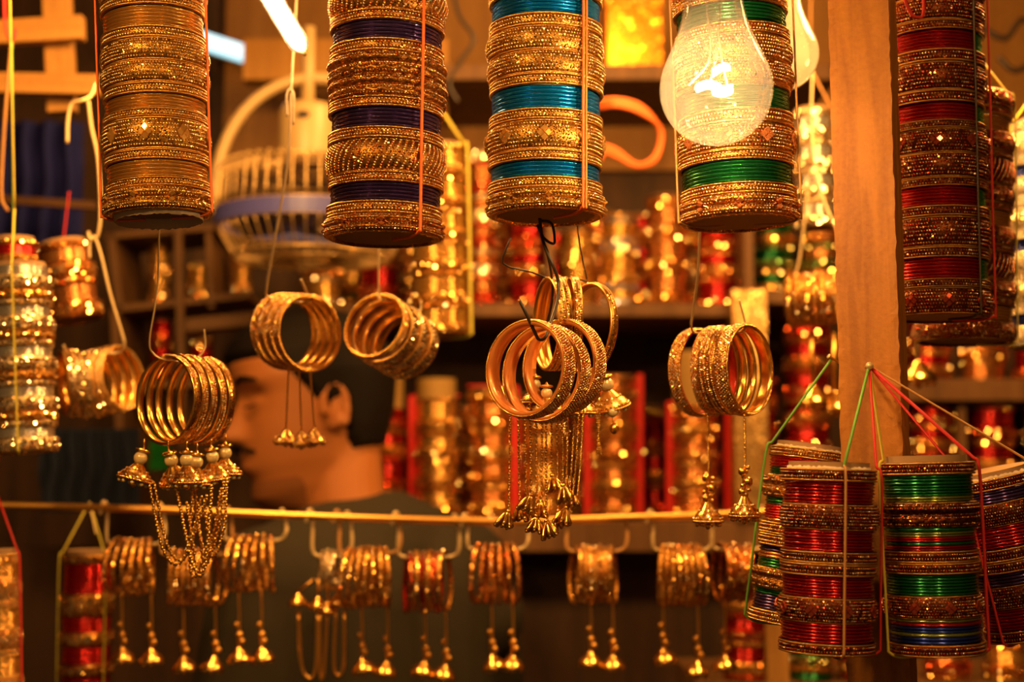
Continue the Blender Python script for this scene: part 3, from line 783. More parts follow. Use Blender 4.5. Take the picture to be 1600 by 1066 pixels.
for px0, px1, y0, yb, ri in ((1106, 1106, 652, 785, 4), (1163, 1163, 650, 775, 0)):
    par = rings5[ri]; Yb = .932+.048*(ri == 4)
    world_mesh_child('chain', chain_mesh([P(px0, y0, Yb), P((px0+px1)/2+1, (y0+yb)/2, Yb), P(px1, yb, Yb)], .0015, .0008, mat=GOLD), par)
    mb = MB()
    for k_, rr in ((0, .0028), (1, .0036), (2, .0026)): mb.sphere(P(px1+(5 if k_ == 1 else -3), yb-38+k_*16, Yb), rr, 0, 12, 8)
    for k_ in range(7): mb.sphere(P(px1+random.uniform(-9, 9), yb-44+k_*7, Yb+random.uniform(-.003, .003)), .0016, 0, 8, 6)
    world_mesh_child('bead', mb.mesh('bead', [GOLD]), par)
    sub('bell', bell6, par, P(px1, yb-4, Yb), None, (1, 1, 1.25))

# ------------------------------------------------------------------ silver bunch and rolls at the left
g7 = 'pale glitter bangles threaded on the hook wire at the left'
l7 = 'wide pale silver-gold glitter bangle in the bunch hanging at the left'
for i, (px, yaw, py) in enumerate(((105, 62, 598), (117, 64, 600), (130, 66, 602), (150, -80, 600), (163, -76, 596), (176, -72, 593), (187, -66, 591))):
    place('fcuff', 'pale', px, py, 1.27+.003*i, .0298, rad(yaw), rad(-8 if i > 2 else 6), l7, g7, .75)
h7 = wire('wire_hook', [P(105, 224, 1.26), P(106, 190, 1.26), P(112, 163, 1.26), P(128, 157, 1.26), P(142, 150, 1.265), P(150, 130, 1.27)], .0017, WIRE)
tag(h7, 'thick bent wire hook hanging from the upper left lath', 'wire hook')
wire('wire_strand', [P(138, 158, 1.262), P(143, 200, 1.262), P(153, 250, 1.262), P(157, 330, 1.262), P(152, 370, 1.262), P(140, 372, 1.262), P(138, 362, 1.262)], .0016, WIRE, h7)
h8 = wire('wire_hook', [P(140, 404, 1.262), P(140, 380, 1.262), P(147, 370, 1.262), P(158, 400, 1.262), P(172, 460, 1.264), P(190, 520, 1.268), P(194, 540, 1.27), P(186, 551, 1.275), P(150, 552, 1.27), P(105, 551, 1.265), P(99, 540, 1.26)], .0013, WIRE)
tag(h8, 'pale wire hook threaded through the pale glitter bunch at the left', 'wire hook')
M_ = rep([], 5, [('fwide', 'pale', 24), ('fset', 'silver', 16), ('fnar', 'pale', 10), ('fwide', 'gold', 14)], 708)
roll('pale silver-gold bangle roll hanging at the left edge', 36, 26, 708, 412, 1.17, .0290, [m for m in M_ if m[2] > 405], 'silver', [(ang(.2), CORD_Y, .0008)], hang_to=P(14, -60, 1.17), cordmat=CORD_Y)
roll('short red-capped gold roll above the pale roll at the left edge', 22, 22, 408, 370, 1.26, .022, [('fnar', 'orange', 396), ('fset', 'scarlet', 380), ('fnar', 'gold', 372)], 'amber', [], hang_to=P(18, 68, 1.26), cordmat=CORD_G, far=True)
roll('small copper bangle roll leaning behind the left-edge rolls', 118, 98, 497, 376, 1.38, .0275, [('fwide', 'copper', 470), ('fset', 'copper', 445), ('fnar', 'orange', 434), ('fwide', 'copper', 408), ('fset', 'copper', 388), ('fnar', 'orange', 377)], 'amber', [], hang_to=P(108, 300, 1.38), cordmat=CORD_R, far=True)
roll('gold bangle roll at the lower left edge with a red cord', 0, -4, 1090, 865, 1.17, .0185, [('lobe', 'amber', 1060), ('thin', 'gold', 1030), ('narrow', 'amber', 1018), ('lobe', 'amber', 985), ('thin', 'gold', 955), ('narrow', 'amber', 940), ('wide', 'amber', 905), ('thin', 'gold', 885), ('narrow', 'amber', 868)], 'amber', [(ang(.98), CORD_R, .0009)], hang_to=P(0, 600, 1.3), cordmat=CORD_R)
roll('bright red bangle roll with gold collars hanging from the rail at the left', 133, 138, 1100, 868, 1.40, .0262, [('fset', 'scarlet', 1060), ('fwide', 'orange', 1040), ('fset', 'scarlet', 1012), ('fwide', 'gold', 990), ('fset', 'scarlet', 965), ('fwide', 'gold', 930), ('fset', 'scarlet', 882), ('fnar', 'gold', 868)], 'amber', [(ang(-.9), CORD_Y, .0008), (ang(.8), CORD_Y, .0008)], hang_to=P(150, 835, 1.38), cordmat=WIRE, far=True)
# strings at the upper left
for lb, pts, m, r in (('red string hanging at the upper left corner', [P(6, -40, 1.3), P(8, 35, 1.3), P(14, 60, 1.3), P(22, 58, 1.3), P(24, 45, 1.3)], CORD_R, .0014),
                      ('pale looped string hanging beside the yellow cord at the left edge', [P(18, 66, 1.27), P(8, 180, 1.27), P(2, 300, 1.27), P(12, 330, 1.27)], CORD_T, .0016)):
    tag(wire('string', pts, r, m), lb, 'string')

# ------------------------------------------------------------------ rail with its bunches
RY = 1.35
rp = [P(-260, 784, RY), P(0, 790, RY), P(240, 796, RY), P(500, 807, RY), P(770, 815, RY), P(1000, 809, RY), P(1165, 802, RY), P(1400, 786, RY), P(1600, 770, RY), P(1860, 752, RY)]
rail = wire('hanging_rail', rp, .0036, GOLDR, smooth=10, k=12)
tag(rail, 'long thin gold rod across the picture carrying the hooked bangle bunches', 'rail')
def rail_y(px):
    xs = [-260, 0, 240, 500, 770, 1000, 1165, 1400, 1600]; ys = [784, 790, 796, 807, 815, 809, 802, 786, 770]
    return float(np.interp(px, xs, ys))
bell_f, _ = bell_mesh(.019, 'amber', False, True)
bunches = [  # x0, x1, top y, n, palette, drops [(x,y)], radius, word
    (176, 240, 842, 6, 'gold', [(190, 1008), (236, 1010)], .0265, 'leftmost', 5),
    (262, 345, 858, 7, 'gold', [(286, 1022), (336, 1022)], .0265, 'second from the left', 5),
    (360, 430, 836, 6, 'gold', [(373, 1008), (408, 1008)], .0265, 'third from the left', 5),
    (498, 532, 860, 4, 'pale', [], .0190, 'fourth from the left', 0),
    (540, 608, 856, 7, 'gold', [(565, 1025), (605, 1030)], .0285, 'right of the chain-looped one', 5),
    (632, 700, 862, 6, 'red', [(664, 1030), (696, 1035)], .0285, 'red one', 5),
    (740, 808, 850, 6, 'orange', [(768, 1020), (801, 1020)], .0285, 'right of the red one', 5),
    (895, 962, 853, 7, 'gold', [(923, 1015), (957, 1020)], .0270, 'hanging alone right of the middle', 5),
    (1030, 1095, 852, 8, 'gold', [(1036, 1010), (1090, 1030)], .0285, 'second from the right end', 5),
    (1122, 1180, 850, 6, 'orange', [(1132, 1020)], .0275, 'half hidden at the right end', 5)]
for bi, (x0, x1, yt, n, pal, drops, R, word, _k) in enumerate(bunches):
    ry0, ry1 = rail_y(x0-12), rail_y(x1+14)
    cy = yt+R*ppm(RY)
    mid = RY
    hk = wire('wire_hook', [P(x0-20, ry0+10, mid-.002), P(x0-16, ry0-8, mid), P(x0-10, ry0-6, mid+.004), P(x0-9, ry0+14, mid+.003), P(x0-10, yt-4, mid), P(x0-4, yt+8, mid), P((x0+x1)/2, yt+10, mid), P(x1+6, yt+8, mid),
                            P(x1+17, yt-4, mid), P(x1+17, ry1+14, mid+.003), P(x1+13, ry1-6, mid+.003), P(x1+8, ry1-7, mid)], .0018, (CORD_T if bi % 3 == 1 else WIRE), smooth=5)
    tag(hk, 'bent wire hook on the rail holding the bangle bunch, ' + word, 'wire hook')
    lb = 'small %s glitter bangle in rail bunch: %s' % ({'gold': 'gold', 'pale': 'pale', 'red': 'red and gold', 'orange': 'amber'}[pal], word)
    gp = 'bangles in the rail bunch, ' + word
    rs = []
    for i in range(n):
        px = x0+(x1-x0)*(i+.5)/n
        pl = pal if not (pal == 'red' and i % 2) else 'gold'
        o = place('fslim', pl, px, cy+random.uniform(-2, 2), mid+random.uniform(-.002, .002), R, rad(90)+(.34*(i/(n-1)-.5))*(1 if bi % 2 else -1), 0.10*(i/(n-1)-.5), lb, gp, 1.1)
        rs.append(o)
    for di, (dx_, dy_) in enumerate(drops):
        par = rs[min(n-1, max(0, int((dx_-x0)/(x1-x0)*n)))]
        ys = cy+R*ppm(RY)-3
        mb = MB(); mb.tube(catmull([P(dx_, ys, mid), P(dx_+1, (ys+dy_)/2, mid), P(dx_, dy_, mid)], 4), .0013, 6, 0, taper=lambda t: .8+.5*t); mb.sphere(P(dx_+1, dy_-16, mid), .0036, 0, 10, 7); mb.sphere(P(dx_-3, dy_-32, mid), .0028, 0, 8, 6)
        mb.sphere(P(dx_+5, dy_-6, mid-.002), .003, 0, 8, 6)
        world_mesh_child('stem', mb.mesh('stem', [GOLDR]), par)
        sub('bell', bell_f, par, P(dx_, dy_, mid), Quaternion((0, 1, 0), random.uniform(-.2, .2)), (1.25, 1.25, 1.25))
    if not drops:
        for k_, (dx_, dy_) in enumerate(((466, 925), (497, 930), (528, 925), (512, 938))):
            par = rs[k_]
            mb = MB(); mb.tube(catmull([P(min(max(dx_, 490), 530), 905, mid), P(dx_, dy_, mid)], 4), .001, 6); world_mesh_child('stem', mb.mesh('stem', [GOLDR]), par)
            sub('bell', bell_f, par, P(dx_, dy_, mid))
        for k_, lp in enumerate((((466, 955), (472, 1045), (492, 1052), (497, 955)), ((500, 955), (500, 1052), (506, 1052), (512, 950)), ((525, 950), (522, 1045), (536, 1045), (538, 955)))):
            mb = MB(); mb.tube(catmull([P(x, y, mid) for x, y in lp], 6), .0019, 6); world_mesh_child('chain', mb.mesh('chain', [GOLDR]), rs[k_])

# bunch behind the post with bell drops
g8 = 'gold bangles in the bunch just left of the wooden post'
l8 = 'gold glitter bangle in the blurred bunch just left of the wooden post'
rs8 = []
for i in range(8):
    rs8.append(place('fslim', 'gold', 1238+i*9.5, 470-i*.6, 1.40, .0262, rad(-72)+random.uniform(-.08, .08), 0, l8, g8, 1.6))
h9 = wire('wire_hook', [P(1262, 300, 1.40), P(1250, 400, 1.40), P(1240, 440, 1.40), P(1246, 448, 1.4), P(1290, 449, 1.4), P(1312, 440, 1.4)], .001, WIRE)
tag(h9, 'wire holding the blurred bunch just left of the wooden post', 'wire hook')
for px, yb, ri in ((1270, 600, 2), (1305, 610, 6)):
    mb = MB(); mb.tube([P(px-3, 520, 1.4), P(px, yb, 1.4)], .0022, 6); world_mesh_child('stem', mb.mesh('stem', [GOLDR]), rs8[ri])
    sub('bell', bell_f, rs8[ri], P(px, yb-2, 1.4), None, (1.9, 1.9, 1.9))
# lone bell right of the post
mb, _x = None, None
b9 = link('bell_drop', bell_f, None, P(1434, 560, 1.4), None, (2., 2., 2.)); tag(b9, 'single gold bell drop hanging just right of the wooden post', 'bell')
wire('cord', [P(1434, 420, 1.4), P(1434, 562, 1.4)], .001, WIRE, b9)

# ------------------------------------------------------------------ mid-distance rolls hanging
roll('bright gold bangle roll hanging in the middle behind the plum-banded roll', 690, 684, 522, 218, 1.50, .0330, rep([], 6, [('fwide', 'gold', 18), ('fset', 'gold', 24), ('fnar', 'gold', 8)], 522), 'amber', [(ang(.92), CORD_Y, .0016)], far=True, hang_to=P(684, 60, 1.5), cordmat=CORD_Y)
roll('pale sparkling bangle roll hanging behind the green-banded roll', 1275, 1268, 352, 165, 1.50, .0225, rep([], 4, [('fwide', 'pale', 18), ('fset', 'silver', 16), ('fnar', 'pale', 12)], 352), 'silver', [(ang(.9), CORD_T, .0012)], far=True, hang_to=P(1268, -50, 1.5), cordmat=CORD_T)

# ------------------------------------------------------------------ setting
mb = MB(); mb.box((-1.7, -1.0, -.06), (1.7, 2.32, 0)); struct('floor', mb, [CONC])
mb = MB(); mb.box((-1.7, 0.35, 2.30), (1.7, 2.32, 2.36)); struct('ceiling', mb, [WWALL])
mb = MB(); mb.box((-1.7, 2.22, 0), (1.7, 2.30, 2.30)); struct('wall_back', mb, [WWALL])
mb = MB(); mb.box((-1.76, .35, 0), (-1.70, 2.32, 2.30)); struct('wall_left', mb, [WWALL])
mb = MB(); mb.box((1.70, .35, 0), (1.76, 2.32, 2.30)); struct('wall_right', mb, [WWALL])
for i, y in enumerate((.90, 1.06, 1.30)):
    mb = MB(); mb.box((-1.7, y-.02, BEAMZ), (1.7, y+.02, BEAMZ+.05)); struct('trim_%d' % (i+1), mb, [WSHELF])

def board(name, x0, x1, ytop, Ya, Yb, th, label, mat=WSHELF, cat='shelf', dz=0):
    a = P(x0, ytop, Ya); b = P(x1, ytop, Ya)
    mb = MB(); mb.box((a.x, Ya, a.z-th), (b.x, Yb, a.z))
    o = link(name, mb.mesh(name, [mat])); bev(o, .0015); tag(o, label, cat)
    if cat == 'crate':
        m2 = MB(); m2.box((a.x+.01, Ya+.01, 0), (b.x-.01, Ya+.025, a.z-th-.0005)); m2.box((a.x+.01, Yb-.025, 0), (b.x-.01, Yb-.01, a.z-th-.0005)); link('side_panel', m2.mesh('side_panel', [mat]), o)
    return o, a.z
def bev(o, w):
    m = o.modifiers.new('bevel', 'BEVEL'); m.width = w; m.segments = 2
SY = 1.93; SB = 2.20
_, z1 = board('shelf_board', 470, 1150, 474, SY, SB, .018, 'brown shelf board in the middle of the back wall under the upper row of rolls')
_, z2 = board('shelf_board', 560, 1700, 815, 1.90, SB, .040, 'thick lower shelf board behind the rail carrying the red-edged rolls')
_, z0 = board('shelf_board', 690, 1310, 100, SY, SB, .022, 'top shelf board under the glowing gold box')
_, z4 = board('shelf_board', 1410, 1760, 592, 1.95, SB, .03, 'shelf board right of the wooden post')
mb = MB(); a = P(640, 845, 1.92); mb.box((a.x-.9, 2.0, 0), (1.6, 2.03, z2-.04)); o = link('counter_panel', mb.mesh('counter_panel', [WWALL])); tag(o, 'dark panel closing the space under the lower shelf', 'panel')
for nm, x0_, x1_, y0_, y1_, lb in (('back_board', 345, 1325, -110, 262, 'wide warm brown board closing the back of the upper shelves'), ('back_board', 1500, 1800, -90, 180, 'orange-brown board behind the cable at the upper right corner')):
    a = P(x0_, y1_, 2.185); b = P(x1_, y0_, 2.185); mb = MB(); mb.box((a.x, 2.202, a.z), (b.x, 2.216, b.z)); o = link(nm, mb.mesh(nm, [WBACK])); tag(o, lb, 'board')
# upright dividers
for i, (x, y0_, y1_, Yd, th) in enumerate(((1166, 130, 474, 1.96, .012), (655, 130, 474, 1.98, .014), (1502, 600, 815, 1.97, .010), (860, 340, 474, 1.98, .010))):
    a = P(x, y0_, Yd); b = P(x, y1_, Yd); mb = MB(); mb.box((a.x-th/2, Yd, P(x, y1_, Yd).z+.002), (a.x+th/2, SB, a.z))
    o = link('shelf_divider', mb.mesh('shelf_divider', [WSHELF])); tag(o, ['upright board at the right end of the upper row of rolls', 'upright board at the left end of the upper row of rolls', 'upright board between the red rolls right of the post', 'thin upright board behind the edge-on bangles'][i], 'shelf divider')

def std_spec(y0, y1, cols, lac):
    out = []; y = y0; k = random.randint(0, 2); j = 0
    while y > y1+4:
        kind, dy = (('fwide', random.uniform(17, 23)), ('fset', random.uniform(12, 26)), ('fnar', 8))[k % 3]
        y = max(y1, y-dy); out.append((kind, lac if kind == 'fset' else cols[j % len(cols)], y)); k += 1; j += 1
    return out
def shelf_roll(x, zs, Y, h_px, cols, lac, label, R=.033, group=None, strip=None, cap=None):
    """stand a roll on a shelf of height zs"""
    # pixel row of the foot, measured on the roll's near side
    Yf = Y-R
    d = Vector((0, Yf, zs+.001-CAM.z)); py = 533-F*(d.dot(UP)/d.dot(FW))
    t, L_ = roll(label, x, x, py, py-h_px, Y, R, std_spec(py, py-h_px, cols, lac), 'amber', [], group=group, far=True, end='open')
    if strip:
        for sgn, m in strip:
            a_ = -PI/2+sgn*1.25; Rr = R+.001
            mb = MB(); c, s_ = Rr*math.cos(a_), Rr*math.sin(a_)
            mb.box((c-.0045, s_-.002, .001), (c+.0045, s_+.002, L_+.004)); mb.box((-abs(c)*.98, -.006, L_+.004), (abs(c)*.98, .006, L_+.006))
            link('ribbon', mb.mesh('ribbon', [m]), t)
    if cap:
        mb = MB(); mb.lathe([(R*.8, L_+.001), (R*.8, L_+cap[0])], 24, 0, caps=True, open_=True); link('tube_end', mb.mesh('tube_end', [cap[1]]), t)
    return t
RIB = solid('red_ribbon', (.75, .015, .01), .45)
TAN = solid('tan_tube', (.45, .26, .07), .7)
up = [(502, 90, ['pale', 'copper'], 'gold', 'pale sparkling roll on the upper row right under the fan cage'),
      (592, 88, ['red', 'copper'], 'red', 'dark red sparkling roll on the upper row behind the thick gold bangles'),
      (752, 250, ['pale', 'red'], 'copper', 'tall sparkling roll on the upper row between the bright hanging roll and the teal-banded roll'),
      (828, 190, ['red', 'orange'], 'red', 'red roll with gold stones on the upper row just below the teal-banded roll'),
      (902, 125, ['gold', 'gold'], 'gold', 'plain mustard roll on the upper row right of the edge-on bangles'),
      (968, 150, ['silverblue', 'gold'], 'gold', 'gold and blue sparkling roll on the upper row'),
      (1043, 180, ['orange', 'orange'], 'copper', 'amber roll on the upper row just left of the green-banded roll\'s wire'),
      (1122, 150, ['red', 'orange'], 'red', 'red roll on the upper row just right of the green-banded roll\'s wire')]
for (x, h, c, l, lb), R_ in zip(up, (.031, .030, .027, .031, .025, .028, .031, .031)): shelf_roll(x, z1, 2.04, h, c, l, lb, R_)
for x, h, c, l, lb in ((1205, 150, ['green', 'gold'], 'green', 'dark green roll with gold stones near the top of the wooden post'), (1285, 140, ['green', 'orange'], 'copper', 'dim green-brown roll on the back shelf directly left of the post')):
    shelf_roll(x, z1+.012, 2.06, h, c, l, lb, .034)
_, z1b = board('shelf_board', 1155, 1330, 452, 1.96, SB, .02, 'short shelf board just left of the wooden post')
rows2 = [(600, 175, ['orange', 'red'], 'red', 'reddish roll on the lower row right behind the seller', .034, None, (.06, TAN)),
         (682, 190, ['gold', 'gold'], 'gold', 'bright gold roll with a red ribbon on the lower row, first right of the seller', .034, [(-1, RIB)], (.028, TAN)),
         (768, 205, ['orange', 'gold'], 'copper', 'amber roll on the lower row left of the chain tassels', .034, [(1, RIB)], None),
         (850, 150, ['orange', 'gold'], 'gold', 'gold roll on the lower row half hidden behind the chain tassels', .034, None, None),
         (958, 225, ['orange', 'gold'], 'copper', 'amber roll with red ribbon edges on the lower row right of the chain tassels', .037, [(1, RIB), (-1, RIB)], None),
         (1085, 180, ['orange', 'gold'], 'copper', 'amber roll with red left edge on the lower row below the wide cuffs', .037, [(-1, RIB)], (.075, TAN)),
         (1175, 215, ['orange', 'red'], 'red', 'red and amber roll on the lower row right of the cuff drops', .036, [(-1, RIB)], None),
         (1262, 330, ['red', 'orange'], 'red', 'tall red roll on the lower row beside the wooden post', .034, None, None),
         (1455, 175, ['red', 'orange'], 'red', 'red roll on the lower row just right of the wooden post', .033, None, None),
         (1548, 180, ['red', 'gold'], 'red', 'red and gold roll on the lower row below the silver edge roll', .033, None, None),
         (1640, 180, ['red', 'copper'], 'copper', 'copper roll on the lower row at the right edge', .036, None, None)]
for x, h, c, l, lb, R, st, cp in rows2: shelf_roll(x, z2, 2.0 if x > 1300 else 1.985, h, c, l, lb, R, strip=st, cap=cp)
for x, h, c, l, lb in ((1450, 105, ['red', 'orange'], 'red', 'red roll on the shelf right of the post below the dark red hanging roll'), (1535, 100, ['orange', 'gold'], 'copper', 'amber roll on the shelf right of the post below the old gold hanging roll'), (1618, 100, ['red', 'copper'], 'red', 'dim red roll on the right shelf at the picture edge')):
    shelf_roll(x, z4, 2.04, h, c, l, lb, .033)
backs = [(640, 160, 'red', 'copper', 'dim red roll in the second rank between the seller and the first gold roll', z2), (725, 170, 'gold', 'copper', 'second-rank gold roll left of the amber red-ribboned roll', z2), (812, 190, 'orange', 'red', 'second-rank amber roll just left of the chain tassels', z2),
         (908, 185, 'gold', 'copper', 'second-rank gold roll just right of the chain tassels', z2), (1024, 175, 'red', 'red', 'second-rank red roll left of the wide cuffs', z2), (1130, 185, 'orange', 'copper', 'second-rank amber roll between the two cuff drops', z2),
         (547, 110, 'green', 'gold', 'dim greenish roll behind, under the right side of the fan', z1), (640, 120, 'copper', 'copper', 'dark copper roll behind, left of the bright hanging roll', z1), (790, 150, 'orange', 'copper', 'second-rank amber roll on the upper row, left of the teal-banded roll', z1),
         (866, 130, 'red', 'red', 'second-rank red roll on the upper row, directly above the edge-on bangles', z1), (936, 165, 'gold', 'copper', 'second-rank gold roll on the upper row, below the orange cord hank', z1), (1005, 160, 'orange', 'red', 'second-rank amber roll on the upper row, under the left of the bulb', z1), (1083, 150, 'pale', 'gold', 'second-rank pale roll on the upper row, under the bulb', z1)]
for x, h, c, l, lb, zz in backs: shelf_roll(x, zz, 2.125, h, [c, 'orange'], l, lb, .031)
# pale box beside the cuffs
def boxthing(name, x0, x1, y0, y1, Y, dp, mat, label, cat, lid=True, z=None):
    a = P(x0, y1, Y); b = P(x1, y0, Y); zb = a.z if z is None else z
    t = thing(name, ((a.x+b.x)/2, Y+dp/2, zb), label, cat)
    w = (b.x-a.x)/2; h = b.z-zb
    mb = MB(); mb.box((-w, -dp/2, 0), (w, dp/2, h*.82)); o = link('box_body', mb.mesh('box_body', [mat]), t); bev(o, .0015)
    mb = MB(); mb.box((-w-.0012, -dp/2-.0012, h*.80), (w+.0012, dp/2+.0012, h)); o = link('lid', mb.mesh('lid', [mat]), t); bev(o, .0015)
    return t
PALEB = glitter('pale_gold_foil', [(.6, (.85, .55, .2)), (.4, (.95, .72, .35))], .004, .3, .3)
GOLDB = glitter('gold_foil', [(.6, (.85, .34, .03)), (.4, (.9, .5, .08))], .008, .3, .25, brough=.3)
boxthing('gift_box', 1148, 1197, 452, 640, 1.892, .04, PALEB, 'upright pale gold box standing behind the wide cuffs', 'box', z=z2+.001)
boxthing('gift_box', 948, 1036, -10, 88, 1.95, .07, GOLDB, 'glowing gold foil box on the top shelf left of the clear bulb', 'box', z=z0+.001)
# lower right background rolls standing on a low crate
_, z5 = board('crate', 1105, 1700, 1085, 1.55, 1.85, .03, 'wooden crate top at the lower right edge of the picture', cat='crate')
for x, h, c, l, lb in ((1165, 150, ['red', 'gold'], 'red', 'red sparkling roll low behind the leaning multicoloured roll'), (1268, 80, ['green', 'gold'], 'green', 'dark green sparkling roll under the crimson roll'), (1345, 90, ['red', 'orange'], 'red', 'red roll low between the crimson and striped rolls'), (1480, 75, ['orange', 'red'], 'copper', 'copper roll low under the striped roll'), (1575, 85, ['gold', 'orange'], 'gold', 'gold roll at the lower right corner')):
    shelf_roll(x, z5, 1.66, h, c, l, lb, .027)
# a round post stick behind
mb = MB(); a = P(1214, 900, 1.52); mb.box((a.x-.011, 1.52, 0), (a.x+.011, 1.535, P(1214, 700, 1.52).z)); o = link('wooden_stake', mb.mesh('wooden_stake', [WLAT])); tag(o, 'narrow upright stake low behind the leaning multicoloured roll', 'stake')

# ------------------------------------------------------------------ left cubbies
def beam2(name, p0, p1, w, d, mat, label, cat):
    """a lath from point to point"""
    p0, p1 = Vector(p0), Vector(p1); L = (p1-p0).length; mb = MB(); mb.box((-w/2, -d/2, 0), (w/2, d/2, L))
    ax = (p1-p0).normalized(); xr = Vector((0, 1, 0)).cross(ax).normalized(); yr = ax.cross(xr)
    M = Matrix((xr, yr, ax)).transposed()
    o = link(name, mb.mesh(name, [mat]), None, p0, M.to_quaternion()); bev(o, .001)
    return tag(o, label, cat)
cub = thing('cubby_shelf', P(200, 480, 1.95), 'small wooden pigeonhole shelf at the left with yellow and orange rolls', 'shelf')
def cpart(name, p0, p1, w, d, mat=WSHELF):
    p0, p1 = Vector(p0), Vector(p1); L = (p1-p0).length; mb = MB(); mb.box((-w/2, -d/2, 0), (w/2, d/2, L))
    ax = (p1-p0).normalized(); xr = Vector((0, 1, 0)).cross(ax).normalized(); yr = ax.cross(xr)
    o = link(name, mb.mesh(name, [mat]), cub); o.matrix_local = cub.matrix_basis.inverted() @ Matrix.LocRotScale(p0, Matrix((xr, yr, ax)).transposed().to_quaternion(), None); bev(o, .001)
cpart('board', P(186, 382, 2.0), P(372, 366, 2.0), .008, .14)
cpart('board', P(196, 492, 2.0), P(402, 470, 2.0), .010, .14)
cpart('board', P(290, 512, 1.96), P(402, 500, 1.96), .018, .05)
cpart('side_panel', P(208, 492, 2.0), P(194, 380, 2.0), .010, .14)
cpart('side_panel', P(213, 800, 2.0), P(200, 492, 2.0), .012, .14)
cpart('divider', P(287, 700, 1.92), P(276, 250, 1.92), .010, .012)
cpart('divider', P(345, 490, 2.0), P(340, 370, 2.0), .008, .13)
for x, y0_, h, R, c, l, lb, Y in ((247, 484, 102, .0155, ['gold', 'gold'], 'gold', 'slim bright yellow roll in the left pigeonhole', 2.0), (310, 478, 66, .019, ['orange', 'gold'], 'gold', 'short orange roll in the middle pigeonhole', 2.0),
                               (374, 474, 92, .015, ['orange', 'copper'], 'gold', 'slim amber roll in the right pigeonhole', 2.0), (250, 600, 100, .017, ['red', 'red'], 'scarlet', 'slim red roll under the pigeonholes at the left', 2.0), (313, 600, 92, .017, ['orange', 'red'], 'scarlet', 'slim orange-topped red roll under the pigeonholes', 2.0)):
    roll(lb, x+3, x+3, y0_-11, y0_-h, Y, R, std_spec(y0_-11, y0_-h, c, l), 'amber', [], far=True, end='open')
cpart('board', P(214, 606, 2.0), P(380, 604, 2.0), .010, .14)
# laths at the upper left
for lb, p0, p1, w in (('upper pale lath crossing the upper left corner', P(-160, 62, 1.5), P(131, 44, 1.5), .026), ('lower pale lath crossing the upper left', P(-160, 128, 1.5), P(156, 134, 1.5), .022)):
    beam2('wooden_lath', p0, p1, w, .015, WLAT, lb, 'lath')
beam2('wooden_lath', P(98, 176, 1.525), P(70, -420, 1.525), .030, .015, WLAT, 'upright pale lath at the upper left', 'lath')
beam2('wooden_lath', P(-100, 305, 1.8), P(150, 322, 1.8), .010, .012, WSHELF, 'thin dark lath across the blue cloth', 'lath')
# blue cloth
def cloth_sheet(x0, x1, y0, y1, Y, mat, label, name='hanging_cloth'):
    nx, nz = 60, 30; a = P(x0, y1, Y); b = P(x1, y0, Y); vs = []; fs = []
    for th in (0, .003):
        for i in range(nx+1):
            for j in range(nz+1):
                x = a.x+(b.x-a.x)*i/nx; z = a.z+(b.z-a.z)*j/nz
                vs.append((x, Y+th+.018*math.sin(i*.55+.6*math.sin(j*.3))*(1-.5*j/nz), z))
    n = (nx+1)*(nz+1)
    for i in range(nx):
        for j in range(nz):
            q = i*(nz+1)+j; fs.append((q, q+nz+1, q+nz+2, q+1)); fs.append((n+q, n+q+1, n+q+nz+2, n+q+nz+1))
    bd = [(i*(nz+1)) for i in range(nx+1)]+[nx*(nz+1)+j for j in range(1, nz+1)]+[i*(nz+1)+nz for i in range(nx-1, -1, -1)]+[j for j in range(nz-1, 0, -1)]
    for p, q in zip(bd, bd[1:]+bd[:1]): fs.append((p, n+p, n+q, q))
    mb = MB(); mb.add(vs, fs, 0, True)
    return tag(link(name, mb.mesh(name, [mat])), label, 'cloth')
cloth_sheet(-60, 128, 190, 395, 1.95, solid('deep_blue_cloth', (.008, .012, .16), .8), 'deep blue cloth hanging in the dark at the upper left')
cloth_sheet(60, 215, 670, 800, 1.85, solid('navy_cloth', (.008, .015, .04), .9), 'dim navy cloth behind the rail at the left')
cloth_sheet(236, 262, 672, 735, 1.80, solid('green_cloth', (.01, .30, .03), .7), 'small green cloth behind the pearl-belled bangles')
# orange cord hank
hk = []
tt = thing('cord_hank', P(950, 150, 1.62), 'hank of orange cord looped between the teal-banded roll and the clear bulb', 'cord')
for k_ in range(6):
    o_ = k_*2.2
    pts = [P(925, 160+o_, 1.60+.003*k_), P(965, 155+o_, 1.6), P(1005, 168+o_, 1.6), P(1031+o_*.3, 205, 1.61), P(1022+o_*.3, 245+o_*.4, 1.61), P(995, 256+o_*.4, 1.60), P(965, 235+o_, 1.6), P(945, 228+o_, 1.60), P(938, 240+o_, 1.6)]
    wire('strand', pts, .0022, CORD_O, tt)
